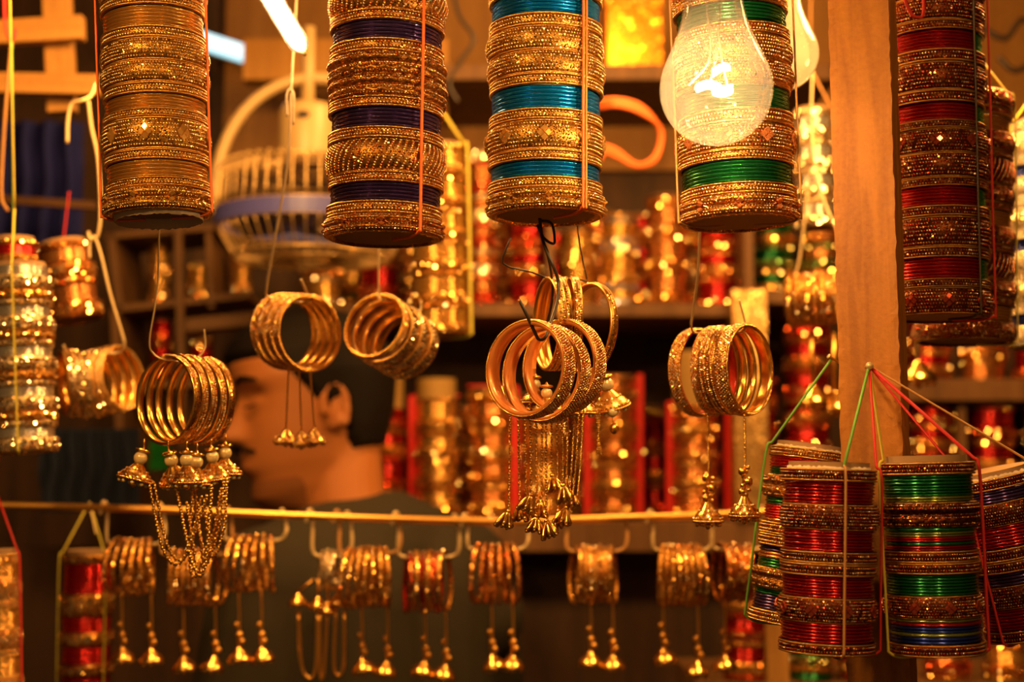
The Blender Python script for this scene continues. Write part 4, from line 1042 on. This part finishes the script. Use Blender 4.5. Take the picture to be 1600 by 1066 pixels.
# dark cables upper middle
c1 = wire('cable', [P(700, -60, 1.8), P(716, 20, 1.8), P(740, 60, 1.8), P(720, 95, 1.8), P(702, 130, 1.8), P(716, 160, 1.8)], .003, DWIRE); tag(c1, 'dark curled electric cable between the plum and teal-banded rolls', 'cable')
c2 = wire('cable', [P(1530, 40, 1.7), P(1570, 60, 1.7), P(1600, 30, 1.7), P(1640, 70, 1.7), P(1590, 110, 1.7), P(1560, 90, 1.7)], .004, DWIRE); tag(c2, 'dark tangled cable at the upper right corner', 'cable')
for x, Yc in ((1282, 1.5), (1577, 1.25)):
    pass
c3 = wire('cable', [P(1270, 100, 1.35), P(1268, 200, 1.35), P(1280, 290, 1.34), P(1308, 360, 1.33), P(1340, 400, 1.33)], .0011, WIRE); tag(c3, 'thin pale cable running down behind the wooden post', 'cable')
c4 = wire('string', [P(1404, -60, .93), P(1412, -8, .925), P(1423, 20, .925), P(1434, 27, .925), P(1443, 18, .925), P(1441, -50, .93)], .0011, CORD_R); tag(c4, 'red string loop in front of the dark red roll', 'string')
# wooden back panels lit above the shelves
o, _z = board('back_board', 380, 700, 60, 1.98, 2.02, .06, 'pale horizontal board behind the glowing tube lamp', WLAT, 'board')

# ------------------------------------------------------------------ fan
FANY = 1.72
fc = P(488, 300, FANY); pf = ppm(FANY); FR = 150/pf
fan = thing('fan', P(488, 395, FANY), 'caged fan with pale motor housing hung behind the left rolls', 'fan')
zt, zm1, zm2, zbm = P(488, 262, FANY).z, P(488, 334, FANY).z, P(488, 358, FANY).z, P(488, 392, FANY).z
zo = fan.location.z
FANP = solid('cream_plastic', (.55, .38, .17), .4); FANW = solid('brass_tinted_wire', (.75, .5, .2), .35, .7); FANB = solid('violet_blue_plastic', (.10, .10, .42), .4)
def cage(r0, r1, za, zb_, nm):
    mb = MB(); n = 46
    for i in range(n):
        a = 2*PI*i/n; c, s_ = math.cos(a), math.sin(a)
        mb.tube(catmull([(r0*.25*c, r0*.25*s_, za), (r0*.9*c, r0*.9*s_, za), (r0*c, r0*s_, za+(zb_-za)*.12), (r1*c, r1*s_, zb_)], 4), .0011, 4)
    for rr, zz in ((r0, za+(zb_-za)*.1), (r1, zb_), (r0*.6, za), (r0*.25, za)):
        mb.lathe([(rr+.002*math.cos(t), zz+.002*math.sin(t)) for t in (0, 1.57, 3.14, 4.71)], 72, 0)
    link(nm, mb.mesh(nm, [FANW]), fan)
cage(FR*.97, FR, zt-zo, zm1-zo, 'upper_cage'); cage(FR*.82, FR, zbm-zo-.012, zm2-zo, 'lower_cage')
mb = MB(); mb.lathe([(FR*1.0, zm2-zo), (FR*1.02, zm2-zo), (FR*1.02, zm1-zo), (FR*1.0, zm1-zo)], 72, 0, False); link('band', mb.mesh('band', [FANB]), fan)
mb = MB()
for b_ in range(4):
    a0 = b_*PI/2; vs = []; fs = []
    for i in range(9):
        for j in range(7):
            r_ = FR*(.15+.72*i/8); a = a0+(j/6-.5)*.95; vs.append((r_*math.cos(a), r_*math.sin(a), zm1-zo-.012+.016*(j/6-.5)))
    for i in range(9):
        for j in range(7):
            r_ = FR*(.15+.72*i/8); a = a0+(j/6-.5)*.95; vs.append((r_*math.cos(a), r_*math.sin(a), zm1-zo-.0142+.016*(j/6-.5)))
    for i in range(8):
        for j in range(6):
            q = i*7+j; fs += [(q, q+7, q+8, q+1), (63+q, 64+q, 71+q, 70+q)]
    mb2 = MB(); mb2.add(vs, fs, 0, True); link('blade', mb2.mesh('blade', [FANB]), fan)
zh0, zh1 = P(488, 248, FANY).z-zo, P(488, 166, FANY).z-zo
mb = MB(); hw = .034; mb.lathe([(.001, zh0-.006), (hw*.98, zh0-.006), (hw, zh0), (hw*1.0, zh1-.008), (hw*.9, zh1), (.001, zh1+.001)], 40, 0, open_=True); 
m_h = link('motor_housing', mb.mesh('motor_housing', [FANP]), fan); m_h.location.x = -.008
mb = MB(); mb.tube([(-.008, 0, zh1-.01), (-.008, 0, zh1+.10)], .008, 10); link('down_rod', mb.mesh('down_rod', [FANP]), fan)
mb = MB(); mb.sphere((0, -hw-.001, (zh0+zh1)/2+.014), .006, 0, 10, 7, (1.3, .4, .8)); link('knob', mb.mesh('knob', [DWIRE]), m_h)
arc = []
for i in range(25):
    a = PI*i/24; arc.append((-(FR+.006)*math.cos(a), 0, (P(488, 335, FANY).z-zo)+(P(488, 122, FANY).z-P(488, 335, FANY).z)*math.sin(a)**.8))
mb = MB(); mb.tube(arc, .0075, 8); link('bracket', mb.mesh('bracket', [FANP]), fan)

# ------------------------------------------------------------------ lamps
GLASS = thin_glass('dusty_bulb_glass', .022)
GLASS2 = thin_glass('clear_bulb_glass', .45)
FIL = emit('hot_filament', (1., .58, .22), 2300)
def bulb(label, px, py_bot, Y, D, glass, lit, tilt=0, lay=0, strength=None, name='light_bulb'):
    """pear-shaped lamp hanging cap upwards, lowest point of the glass at the pixel"""
    base = P(px, py_bot, Y)
    t = thing(name, base, label, 'light bulb'); t.rotation_mode = 'XYZ'; t.rotation_euler = (tilt, lay, 0)
    r = D/2
    pr = [(.0001, 0)]
    for i in range(1, 15): a = PI*i/24; pr.append((r*math.sin(a), r-r*math.cos(a)))
    pr += [(r*.93, r*1.38), (r*.80, r*1.68), (r*.66, r*2.0), (r*.57, r*2.3), (r*.52, r*2.6), (r*.50, r*2.95), (r*.42, r*3.05)]
    q = catmull([Vector((a, 0, b)) for a, b in pr], 3)
    mb = MB(); mb.lathe([(max(v.x, .0001), v.z) for v in q], 64, 0, open_=True); link('glass', mb.mesh('glass', [glass]), t)
    mb = MB(); mb.lathe([(r*.16, r*3.0), (r*.12, r*2.2), (r*.09, r*1.95), (.0016, r*1.9), (.0014, r*1.55), (.003, r*1.5), (.0001, r*1.47)], 20, 0, open_=True)
    link('stem', mb.mesh('stem', [thin_glass('stem_glass', .03) if 'stem_glass' not in MATS else MATS['stem_glass']]), t)
    hx = -.0045; z_f = r*1.02
    mb = MB()
    for sx in (-1, 1): mb.tube(catmull([(sx*.002, 0, r*2.1), (sx*.004, 0, r*1.5), (sx*.011+hx, 0, z_f+.002)], 5), .0004, 5)
    mb.tube(catmull([(0, 0, r*1.5), (hx*.5, 0, r*1.25), (hx, 0, z_f+.002)], 4), .0003, 5)
    link('support_wire', mb.mesh('support_wire', [WIRE]), t)
    mb = MB(); pts = []
    for i in range(120):
        u = i/119; x = hx+(u-.5)*.013; pts.append((x, .0018*math.cos(i*1.1), z_f+.002*math.sin(PI*u)+.0018*math.sin(i*1.1)))
    mb.tube(pts, .0006 if lit else .0002, 5); link('filament', mb.mesh('filament', [FIL if lit else DWIRE]), t)
    mb = MB(); mb.lathe([(r*.50, r*2.95), (r*.46, r*3.0), (r*.46, r*3.9), (r*.3, r*4.0), (.001, r*4.05)], 32, 0, open_=True); link('cap', mb.mesh('cap', [GOLDR]), t)
    mb = MB(); mb.lathe([(r*.56, r*3.15), (r*.62, r*3.2), (r*.62, r*4.6), (r*.2, r*4.9), (.001, r*4.95)], 32, 0, open_=True); link('socket', mb.mesh('socket', [DWIRE]), t)
    mb = MB(); mb.tube([(0, 0, r*4.9), (0, 0, r*4.9+.12)], .003, 8); link('cord', mb.mesh('cord', [DWIRE]), t)
    return t
bulb('large clear glowing bulb hanging in front of the green-banded roll', 1122, 226, .785, .0635, GLASS, True, lay=-.02)
bulb('smaller clear bulb hanging behind the glowing bulb next to the post', 1222, 141, 1.02, .054, GLASS2, False)
# capsule lamp at upper left, leaning
p0, p1 = P(474, 80, 1.0), P(396, -50, 1.0)
cl = thing('tube_lamp', p0, 'short glowing glass tube lamp hanging slanted between the two left rolls', 'lamp', None, Vector((0, 0, 1)).rotation_difference((p1-p0).normalized()))
r_ = .0078; Lc = (p1-p0).length
pr = [(.0001, -.001)]+[(r_*math.sin(a), r_-r_*math.cos(a)) for a in (.4, .8, 1.2, 1.57)]+[(r_, Lc*.5), (r_, Lc), (r_*.7, Lc+.004)]
mb = MB(); mb.lathe(pr, 32, 0, open_=True); link('glass', mb.mesh('glass', [thin_glass('capsule_glass', .02)]), cl)
CAPS = emit('glowing_core', (1., .62, .30), 80)
mb = MB(); mb.tube([(0, 0, .006), (0, 0, .012), (0, 0, .05), (0, 0, Lc-.006)], .0060, 10, 0, taper=lambda t: .6 if t in (0, 1) else 1); link('filament', mb.mesh('filament', [CAPS]), cl)
mb = MB(); mb.tube([(0, 0, -.0035), (0, 0, .0)], .0015, 8); link('tip', mb.mesh('tip', [PEARL]), cl)
mb = MB(); mb.tube([(0, 0, Lc), (0, 0, Lc+.03)], .0095, 16); link('socket', mb.mesh('socket', [DWIRE]), cl)
wire('cord', [p1+(p1-p0).normalized()*.028, p1+Vector((-.03, 0, .08)), Vector((p1.x-.02, 1.06, BEAMZ+.002))], .002, DWIRE, cl)
# fluorescent tube far behind
TUB = emit('cool_tube_glow', (.40, .85, 1.), 1.5)
q0, q1 = P(250, 42, 2.1), P(388, 86, 2.1)
tl = thing('fluorescent_bulb', q0, 'short bluish white fluorescent tube far behind the leftmost large roll', 'lamp', None, Vector((0, 0, 1)).rotation_difference((q1-q0).normalized()))
Lt = (q1-q0).length; mb = MB(); mb.lathe([(.001, 0), (.012, .0), (.013, .003), (.013, Lt-.003), (.012, Lt), (.001, Lt)], 24, 0, open_=True); link('glowing_tube', mb.mesh('glowing_tube', [TUB]), tl)
mb = MB(); mb.box((-.012, .014, 0), (.012, .03, Lt)); link('fitting', mb.mesh('fitting', [FANP]), tl)

# ------------------------------------------------------------------ the seller
PY_ = 1.70
ear = P(537, 648, PY_-.07)
HO = Vector((P(537, 648, PY_-.06).x-.033, PY_, P(537, 648, PY_-.06).z-.100))   # chin-height origin under the ear
SKIN = solid('warm_brown_skin', (.47, .165, .045), .5, 0, sss=.05)
HAIR = solid('black_hair', (.008, .005, .004), .7, spec=.15)
SHIRT = solid('dark_olive_shirt', (.028, .020, .009), .9)
def interp(z, tab): return float(np.interp(z, [t[0] for t in tab], [t[1] for t in tab]))
FRONT = [(-.01, .045), (0, .068), (.012, .080), (.03, .078), (.05, .083), (.07, .084), (.09, .083), (.11, .080), (.130, .080), (.148, .090), (.17, .092), (.19, .082), (.205, .066), (.218, .040), (.226, .004)]
BACK = [(-.01, .035), (0, .045), (.03, .060), (.06, .075), (.10, .090), (.14, .098), (.17, .094), (.19, .082), (.205, .064), (.218, .038), (.226, .004)]
WID = [(-.01, .030), (0, .036), (.02, .048), (.05, .060), (.08, .067), (.12, .072), (.15, .075), (.175, .072), (.195, .060), (.21, .045), (.22, .026), (.226, .003)]
NOSE = [(.070, 0), (.076, .010), (.083, .030), (.090, .030), (.105, .020), (.125, .009), (.14, .003), (.15, 0)]
LIPS = [(.036, 0), (.043, .006), (.050, .009), (.056, .003), (.060, .009), (.066, .006), (.072, 0)]
def head_pts(off=0., hair=False, jaw_shade=False):
    nz, na = 92, 96; vs = []
    for i in range(nz):
        z = -.01+.236*(1-((1-i/(nz-1)))**1.15)
        for j in range(na):
            th = 2*PI*j/na; c, s_ = math.cos(th), math.sin(th)      # th=0 faces -x
            a = interp(z, FRONT) if c > 0 else interp(z, BACK); w = interp(z, WID)
            e = 2/2.25
            x = a*abs(c)**e*(1 if c > 0 else -1); y = w*abs(s_)**e*(1 if s_ > 0 else -1)
            if c > 0:
                x += interp(z, NOSE)*math.exp(-(y/(.0085+.35*max(0, .1-z)))**2)
                x += interp(z, LIPS)*math.exp(-(y/.022)**2)
                ey = (abs(y)-.031)/.013; ez = (z-.128)/.011
                x -= .010*math.exp(-ey*ey*.8-ez*ez*.7)
                x += .0085*math.exp(-((abs(y)-.031)/.011)**2-((z-.122)/.007)**2)     # lowered lid
                x += .004*math.exp(-((abs(y)-.03)/.02)**2-((z-.146)/.006)**2)
            k = 1
            if hair:
                hl = .168 if c > .55 else (.168+(.095-.168)*((.55-c)/.55) if c > .0 else (.05 if c < -.3 else .125+(c/-.3)*-.075))
                t = max(0, min(1, (z-hl)/.010)); o = -.006+t*(off+.006)
                n = Vector((c, s_, max(0, (z-.15)/.076)*1.2)).normalized(); x += n.x*o; y += n.y*o; zz = z+n.z*o
            elif jaw_shade:
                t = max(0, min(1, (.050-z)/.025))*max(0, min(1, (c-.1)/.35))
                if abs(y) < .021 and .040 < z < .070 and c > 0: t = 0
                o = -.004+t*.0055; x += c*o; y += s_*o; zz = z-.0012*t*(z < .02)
            else: zz = z
            vs.append(Vector((-x, -y, zz)))
    fs = [(i*na+j, (i+1)*na+j, (i+1)*na+(j+1) % na, i*na+(j+1) % na) for i in range(nz-1) for j in range(na)]
    fs.append(tuple(range(na))); fs.append(tuple(reversed([(nz-1)*na+j for j in range(na)])))
    return vs, fs
def ball(mb, c, r, sc3=(1, 1, 1)): mb.sphere(c, r, 0, 24, 16, sc3)
def limb(mb, pts, n=10):
    """tapered limb through (point, radius)"""
    P_ = catmull([p for p, _ in pts], n); rs = np.interp(np.linspace(0, 1, len(P_)), np.linspace(0, 1, len(pts)), [r for _, r in pts])
    mb.tube(P_, 1, 20, 0, taper=lambda t: float(np.interp(t, np.linspace(0, 1, len(rs)), rs)))
    ball(mb, pts[0][0], pts[0][1]); ball(mb, pts[-1][0], pts[-1][1])
V = Vector
TILT = Quaternion((0, 1, 0), math.radians(-7)) @ Quaternion((0, 0, 1), math.radians(24))
body = MB()
hv, hf = head_pts(); body.add([TILT @ v for v in hv], hf)
for sy in (-1, 1):       # ears
    ce = V((.004, sy*.073, .104))
    for c_, r__, s3 in ((ce, .015, (1, .35, 1.75)),): 
        mbt = MB(); mbt.sphere((0, 0, 0), r__, 0, 20, 12, s3); body.add([TILT @ (V(v)+ce) for v in mbt.v], mbt.f)
    arcp = []
    for i in range(14):
        a = rad(-60+i*20); arcp.append(TILT @ (ce+V((.015*math.cos(a)+.002, sy*.007, .027*math.sin(a)+.001))))
    body.tube(arcp, .0042, 8)
zn = -HO.z
limb(body, [(V((.020, 0, .06)), .050), (V((.026, 0, 0)), .051), (V((.038, 0, -.05)), .055), (V((.050, 0, -.09)), .066)])
# torso faces the viewer's left, three-quarter; shoulders spread along the aisle
sh = V((.16, .0, 0)); SHA = rad(38)
def T(x, y, z):   # torso frame: x sideways across the shoulders, y forward
    z += .085 if z > -.6 else .085*(z+2)/1.4 if z > -2 else 0
    return V((.060+x*math.sin(SHA)*1.0-y*math.cos(SHA), x*math.cos(SHA)*.8+y*-math.sin(SHA)*.6, z))
def torso(mb, g):
    limb(mb, [(T(-.12, 0, -.17), .060+g), (T(0, 0, -.155), .072+g), (T(.12, 0, -.17), .060+g)])
    limb(mb, [(T(-.07, 0, -.20), .095+g), (T(-.06, 0, -.35), .095+g), (T(-.05, 0, -.50), .085+g), (T(-.06, 0, -.62), .095+g)])
    limb(mb, [(T(.07, 0, -.20), .095+g), (T(.06, 0, -.35), .095+g), (T(.05, 0, -.50), .085+g), (T(.06, 0, -.62), .095+g)])
def arms(mb, g, full):
    for s_ in (-1, 1):
        pts = [(T(.165*s_, 0, -.175), .052+g), (T(.20*s_, 0, -.30), .046+g)]
        if full: pts += [(T(.215*s_, .01, -.45), .038), (T(.19*s_, .12, -.52), .034), (T(.15*s_, .20, -.55), .024)]
        limb(mb, pts)
torso(body, 0); arms(body, 0, True)
for s_ in (-1, 1):   # hands resting, fingers curled
    w_ = T(.15*s_, .20, -.55); fwd = (T(.12*s_, .30, -.56)-w_).normalized(); side = T(1, 0, 0)-T(0, 0, 0); side.normalize()
    limb(body, [(w_, .024), (w_+fwd*.04, .028), (w_+fwd*.075, .026)], 4)
    for f_ in range(4):
        b_ = w_+fwd*.085+side*(.018*(f_-1.5)); l_ = (.9, 1.05, 1., .8)[f_]
        limb(body, [(b_, .0095), (b_+fwd*.028*l_, .0088), (b_+fwd*.048*l_-V((0, 0, .014)), .008), (b_+fwd*.055*l_-V((0, 0, .032)), .0072)], 4)
    b_ = w_+fwd*.035-side*(.026*s_); limb(body, [(b_, .011), (b_+fwd*.03-side*.018*s_, .010), (b_+fwd*.055-side*.018*s_-V((0, 0, .008)), .0085)], 4)
floor_z = zn
hip = T(0, 0, -.66)
for s_ in (-1, 1):
    limb(body, [(T(.06*s_, 0, -.66), .095), (T(.09*s_, .0, -.85), .080), (T(.09*s_, .02, (-.66+floor_z)/2-.12), .056), (T(.09*s_, 0, (-.66+3*floor_z)/4-.03), .054), (T(.09*s_, -.01, floor_z+.07), .040)])
    limb(body, [(T(.09*s_, -.02, floor_z+.045), .042), (T(.09*s_, .07, floor_z+.038), .038), (T(.09*s_, .15, floor_z+.03), .028)])
def remesh(mb, name, mat, parent, vox, it=4, trunc=None):
    me = mb.mesh(name, [mat]); o = link(name, me, None)
    m = o.modifiers.new('r', 'REMESH'); m.mode = 'VOXEL'; m.voxel_size = vox; m.use_smooth_shade = True
    m = o.modifiers.new('s', 'SMOOTH'); m.iterations = it; m.factor = .5
    dg = bpy.context.evaluated_depsgraph_get(); dg.update()
    me2 = bpy.data.meshes.new_from_object(o.evaluated_get(dg)); bpy.data.objects.remove(o)
    me2.name = name
    me2.materials.clear(); me2.materials.append(mat)
    o = link(name, me2, parent); return o
person = remesh(body, 'person', SKIN, None, .0036, 3)
person.location = HO
tag(person, 'man in profile facing left in a dark olive shirt, standing behind the rail', 'person')
hb_ = MB(); v_, f_ = head_pts(.010, True); hb_.add([TILT @ v for v in v_], f_)
link('hair', hb_.mesh('hair', [HAIR]), person)
vb, fb = head_pts(0, False, True); bd_ = MB(); bd_.add([TILT @ v for v in vb], fb); link('jaw_shade', bd_.mesh('jaw_shade', [solid('jaw_shade_tone', (.24, .085, .025), .85, spec=.2)]), person)  # darker skin-toned shell: shadow under chin and jaw put into colour
# eyebrow and moustache of the near side
def patch(name, rows, off=.0022):
    mb = MB()
    for pts, r in rows: mb.tube(catmull([TILT @ V(p) for p in pts], 5), r, 8, 0, taper=lambda t: .35+.65*math.sin(PI*min(1, max(0, t*.9+.05))))
    return link(name, mb.mesh(name, [HAIR]), person)
for sy in (-1, 1):
    patch('eyebrow', [([(-.091, sy*.012, .146), (-.088, sy*.030, .151), (-.074, sy*.048, .147)], .0036)])
    patch('eyelash', [([(-.086, sy*.020, .119), (-.084, sy*.031, .117), (-.076, sy*.043, .119)], .0014)])
patch('moustache', [([(-.080, -.030, .066), (-.093, -.014, .071), (-.0965, 0, .073), (-.093, .014, .071), (-.080, .030, .066)], .0036)])
shirt = MB(); torso(shirt, .012); arms(shirt, .014, False)
limb(shirt, [(V((.082, .03, -.048)), .060), (V((.150, .05, -.085)), .062), (V((.185, .06, -.14)), .058)])
limb(shirt, [(V((.055, .0, -.13)), .078), (V((.06, 0, -.16)), .088)])
so = remesh(shirt, 'shirt', SHIRT, person, .005, 4)
tr = MB()
limb(tr, [(T(-.07, 0, -.66), .104), (T(.07, 0, -.66), .104)])
for s_ in (-1, 1):
    limb(tr, [(T(.06*s_, 0, -.66), .107), (T(.09*s_, .0, -.85), .092), (T(.09*s_, .02, (-.66+floor_z)/2-.12), .070), (T(.09*s_, 0, (-.66+3*floor_z)/4-.03), .066), (T(.09*s_, -.01, floor_z+.10), .058)])
remesh(tr, 'trousers', solid('dark_trousers', (.02, .018, .016), .9), person, .006, 3)

# ------------------------------------------------------------------ light
def lamp(name, loc, e, col=(1, .58, .26), r=.02):
    l = bpy.data.lights.new(name, 'POINT'); l.energy = e; l.color = col; l.shadow_soft_size = r
    o = bpy.data.objects.new(name, l); COL.objects.link(o); o.location = loc; return o
WARM = (1, .50, .135)
lamp('unseen_lamp', (-.42, .30, 1.98), 16, WARM, .045)
lamp('unseen_lamp', (.26, .10, 2.00), 11, WARM, .045)
lamp('unseen_lamp', (-.28, 1.12, 2.01), 15, WARM, .08)  # unseen lamp, placed and widened to make the back rows sparkle
lamp('unseen_lamp', (.42, 1.12, 2.01), 24, WARM, .08)  # second unseen lamp, set to reach the lower row of rolls
lamp('unseen_lamp', (.12, 1.52, 2.17), 13, WARM, .07)  # weak unseen lamp added to brighten the back shelf
w = bpy.data.worlds.new('night'); sc.world = w; w.use_nodes = True
w.node_tree.nodes['Background'].inputs[0].default_value = (1., .50, .18, 1); w.node_tree.nodes['Background'].inputs[1].default_value = .10

# ------------------------------------------------------------------ camera
cd = bpy.data.cameras.new('camera'); cam = bpy.data.objects.new('camera', cd); COL.objects.link(cam)
cam.location = CAM; cam.rotation_euler = (PI/2+PITCH, 0, 0)
cd.lens = 50; cd.sensor_width = 36; cd.clip_start = .02; cd.clip_end = 50
cd.dof.use_dof = True; cd.dof.focus_distance = .88; cd.dof.aperture_fstop = 5.0
sc.camera = cam
sc.view_settings.view_transform = 'Standard'; sc.view_settings.look = 'None'; sc.view_settings.exposure = 0.0; sc.view_settings.gamma = 1
sc.view_settings.use_curve_mapping = False
sc.cycles.use_denoising = True
sc.cycles.sample_clamp_indirect = 6
sc.cycles.max_bounces = 8; sc.cycles.transparent_max_bounces = 12
sc.cycles.caustics_reflective = False; sc.cycles.caustics_refractive = False
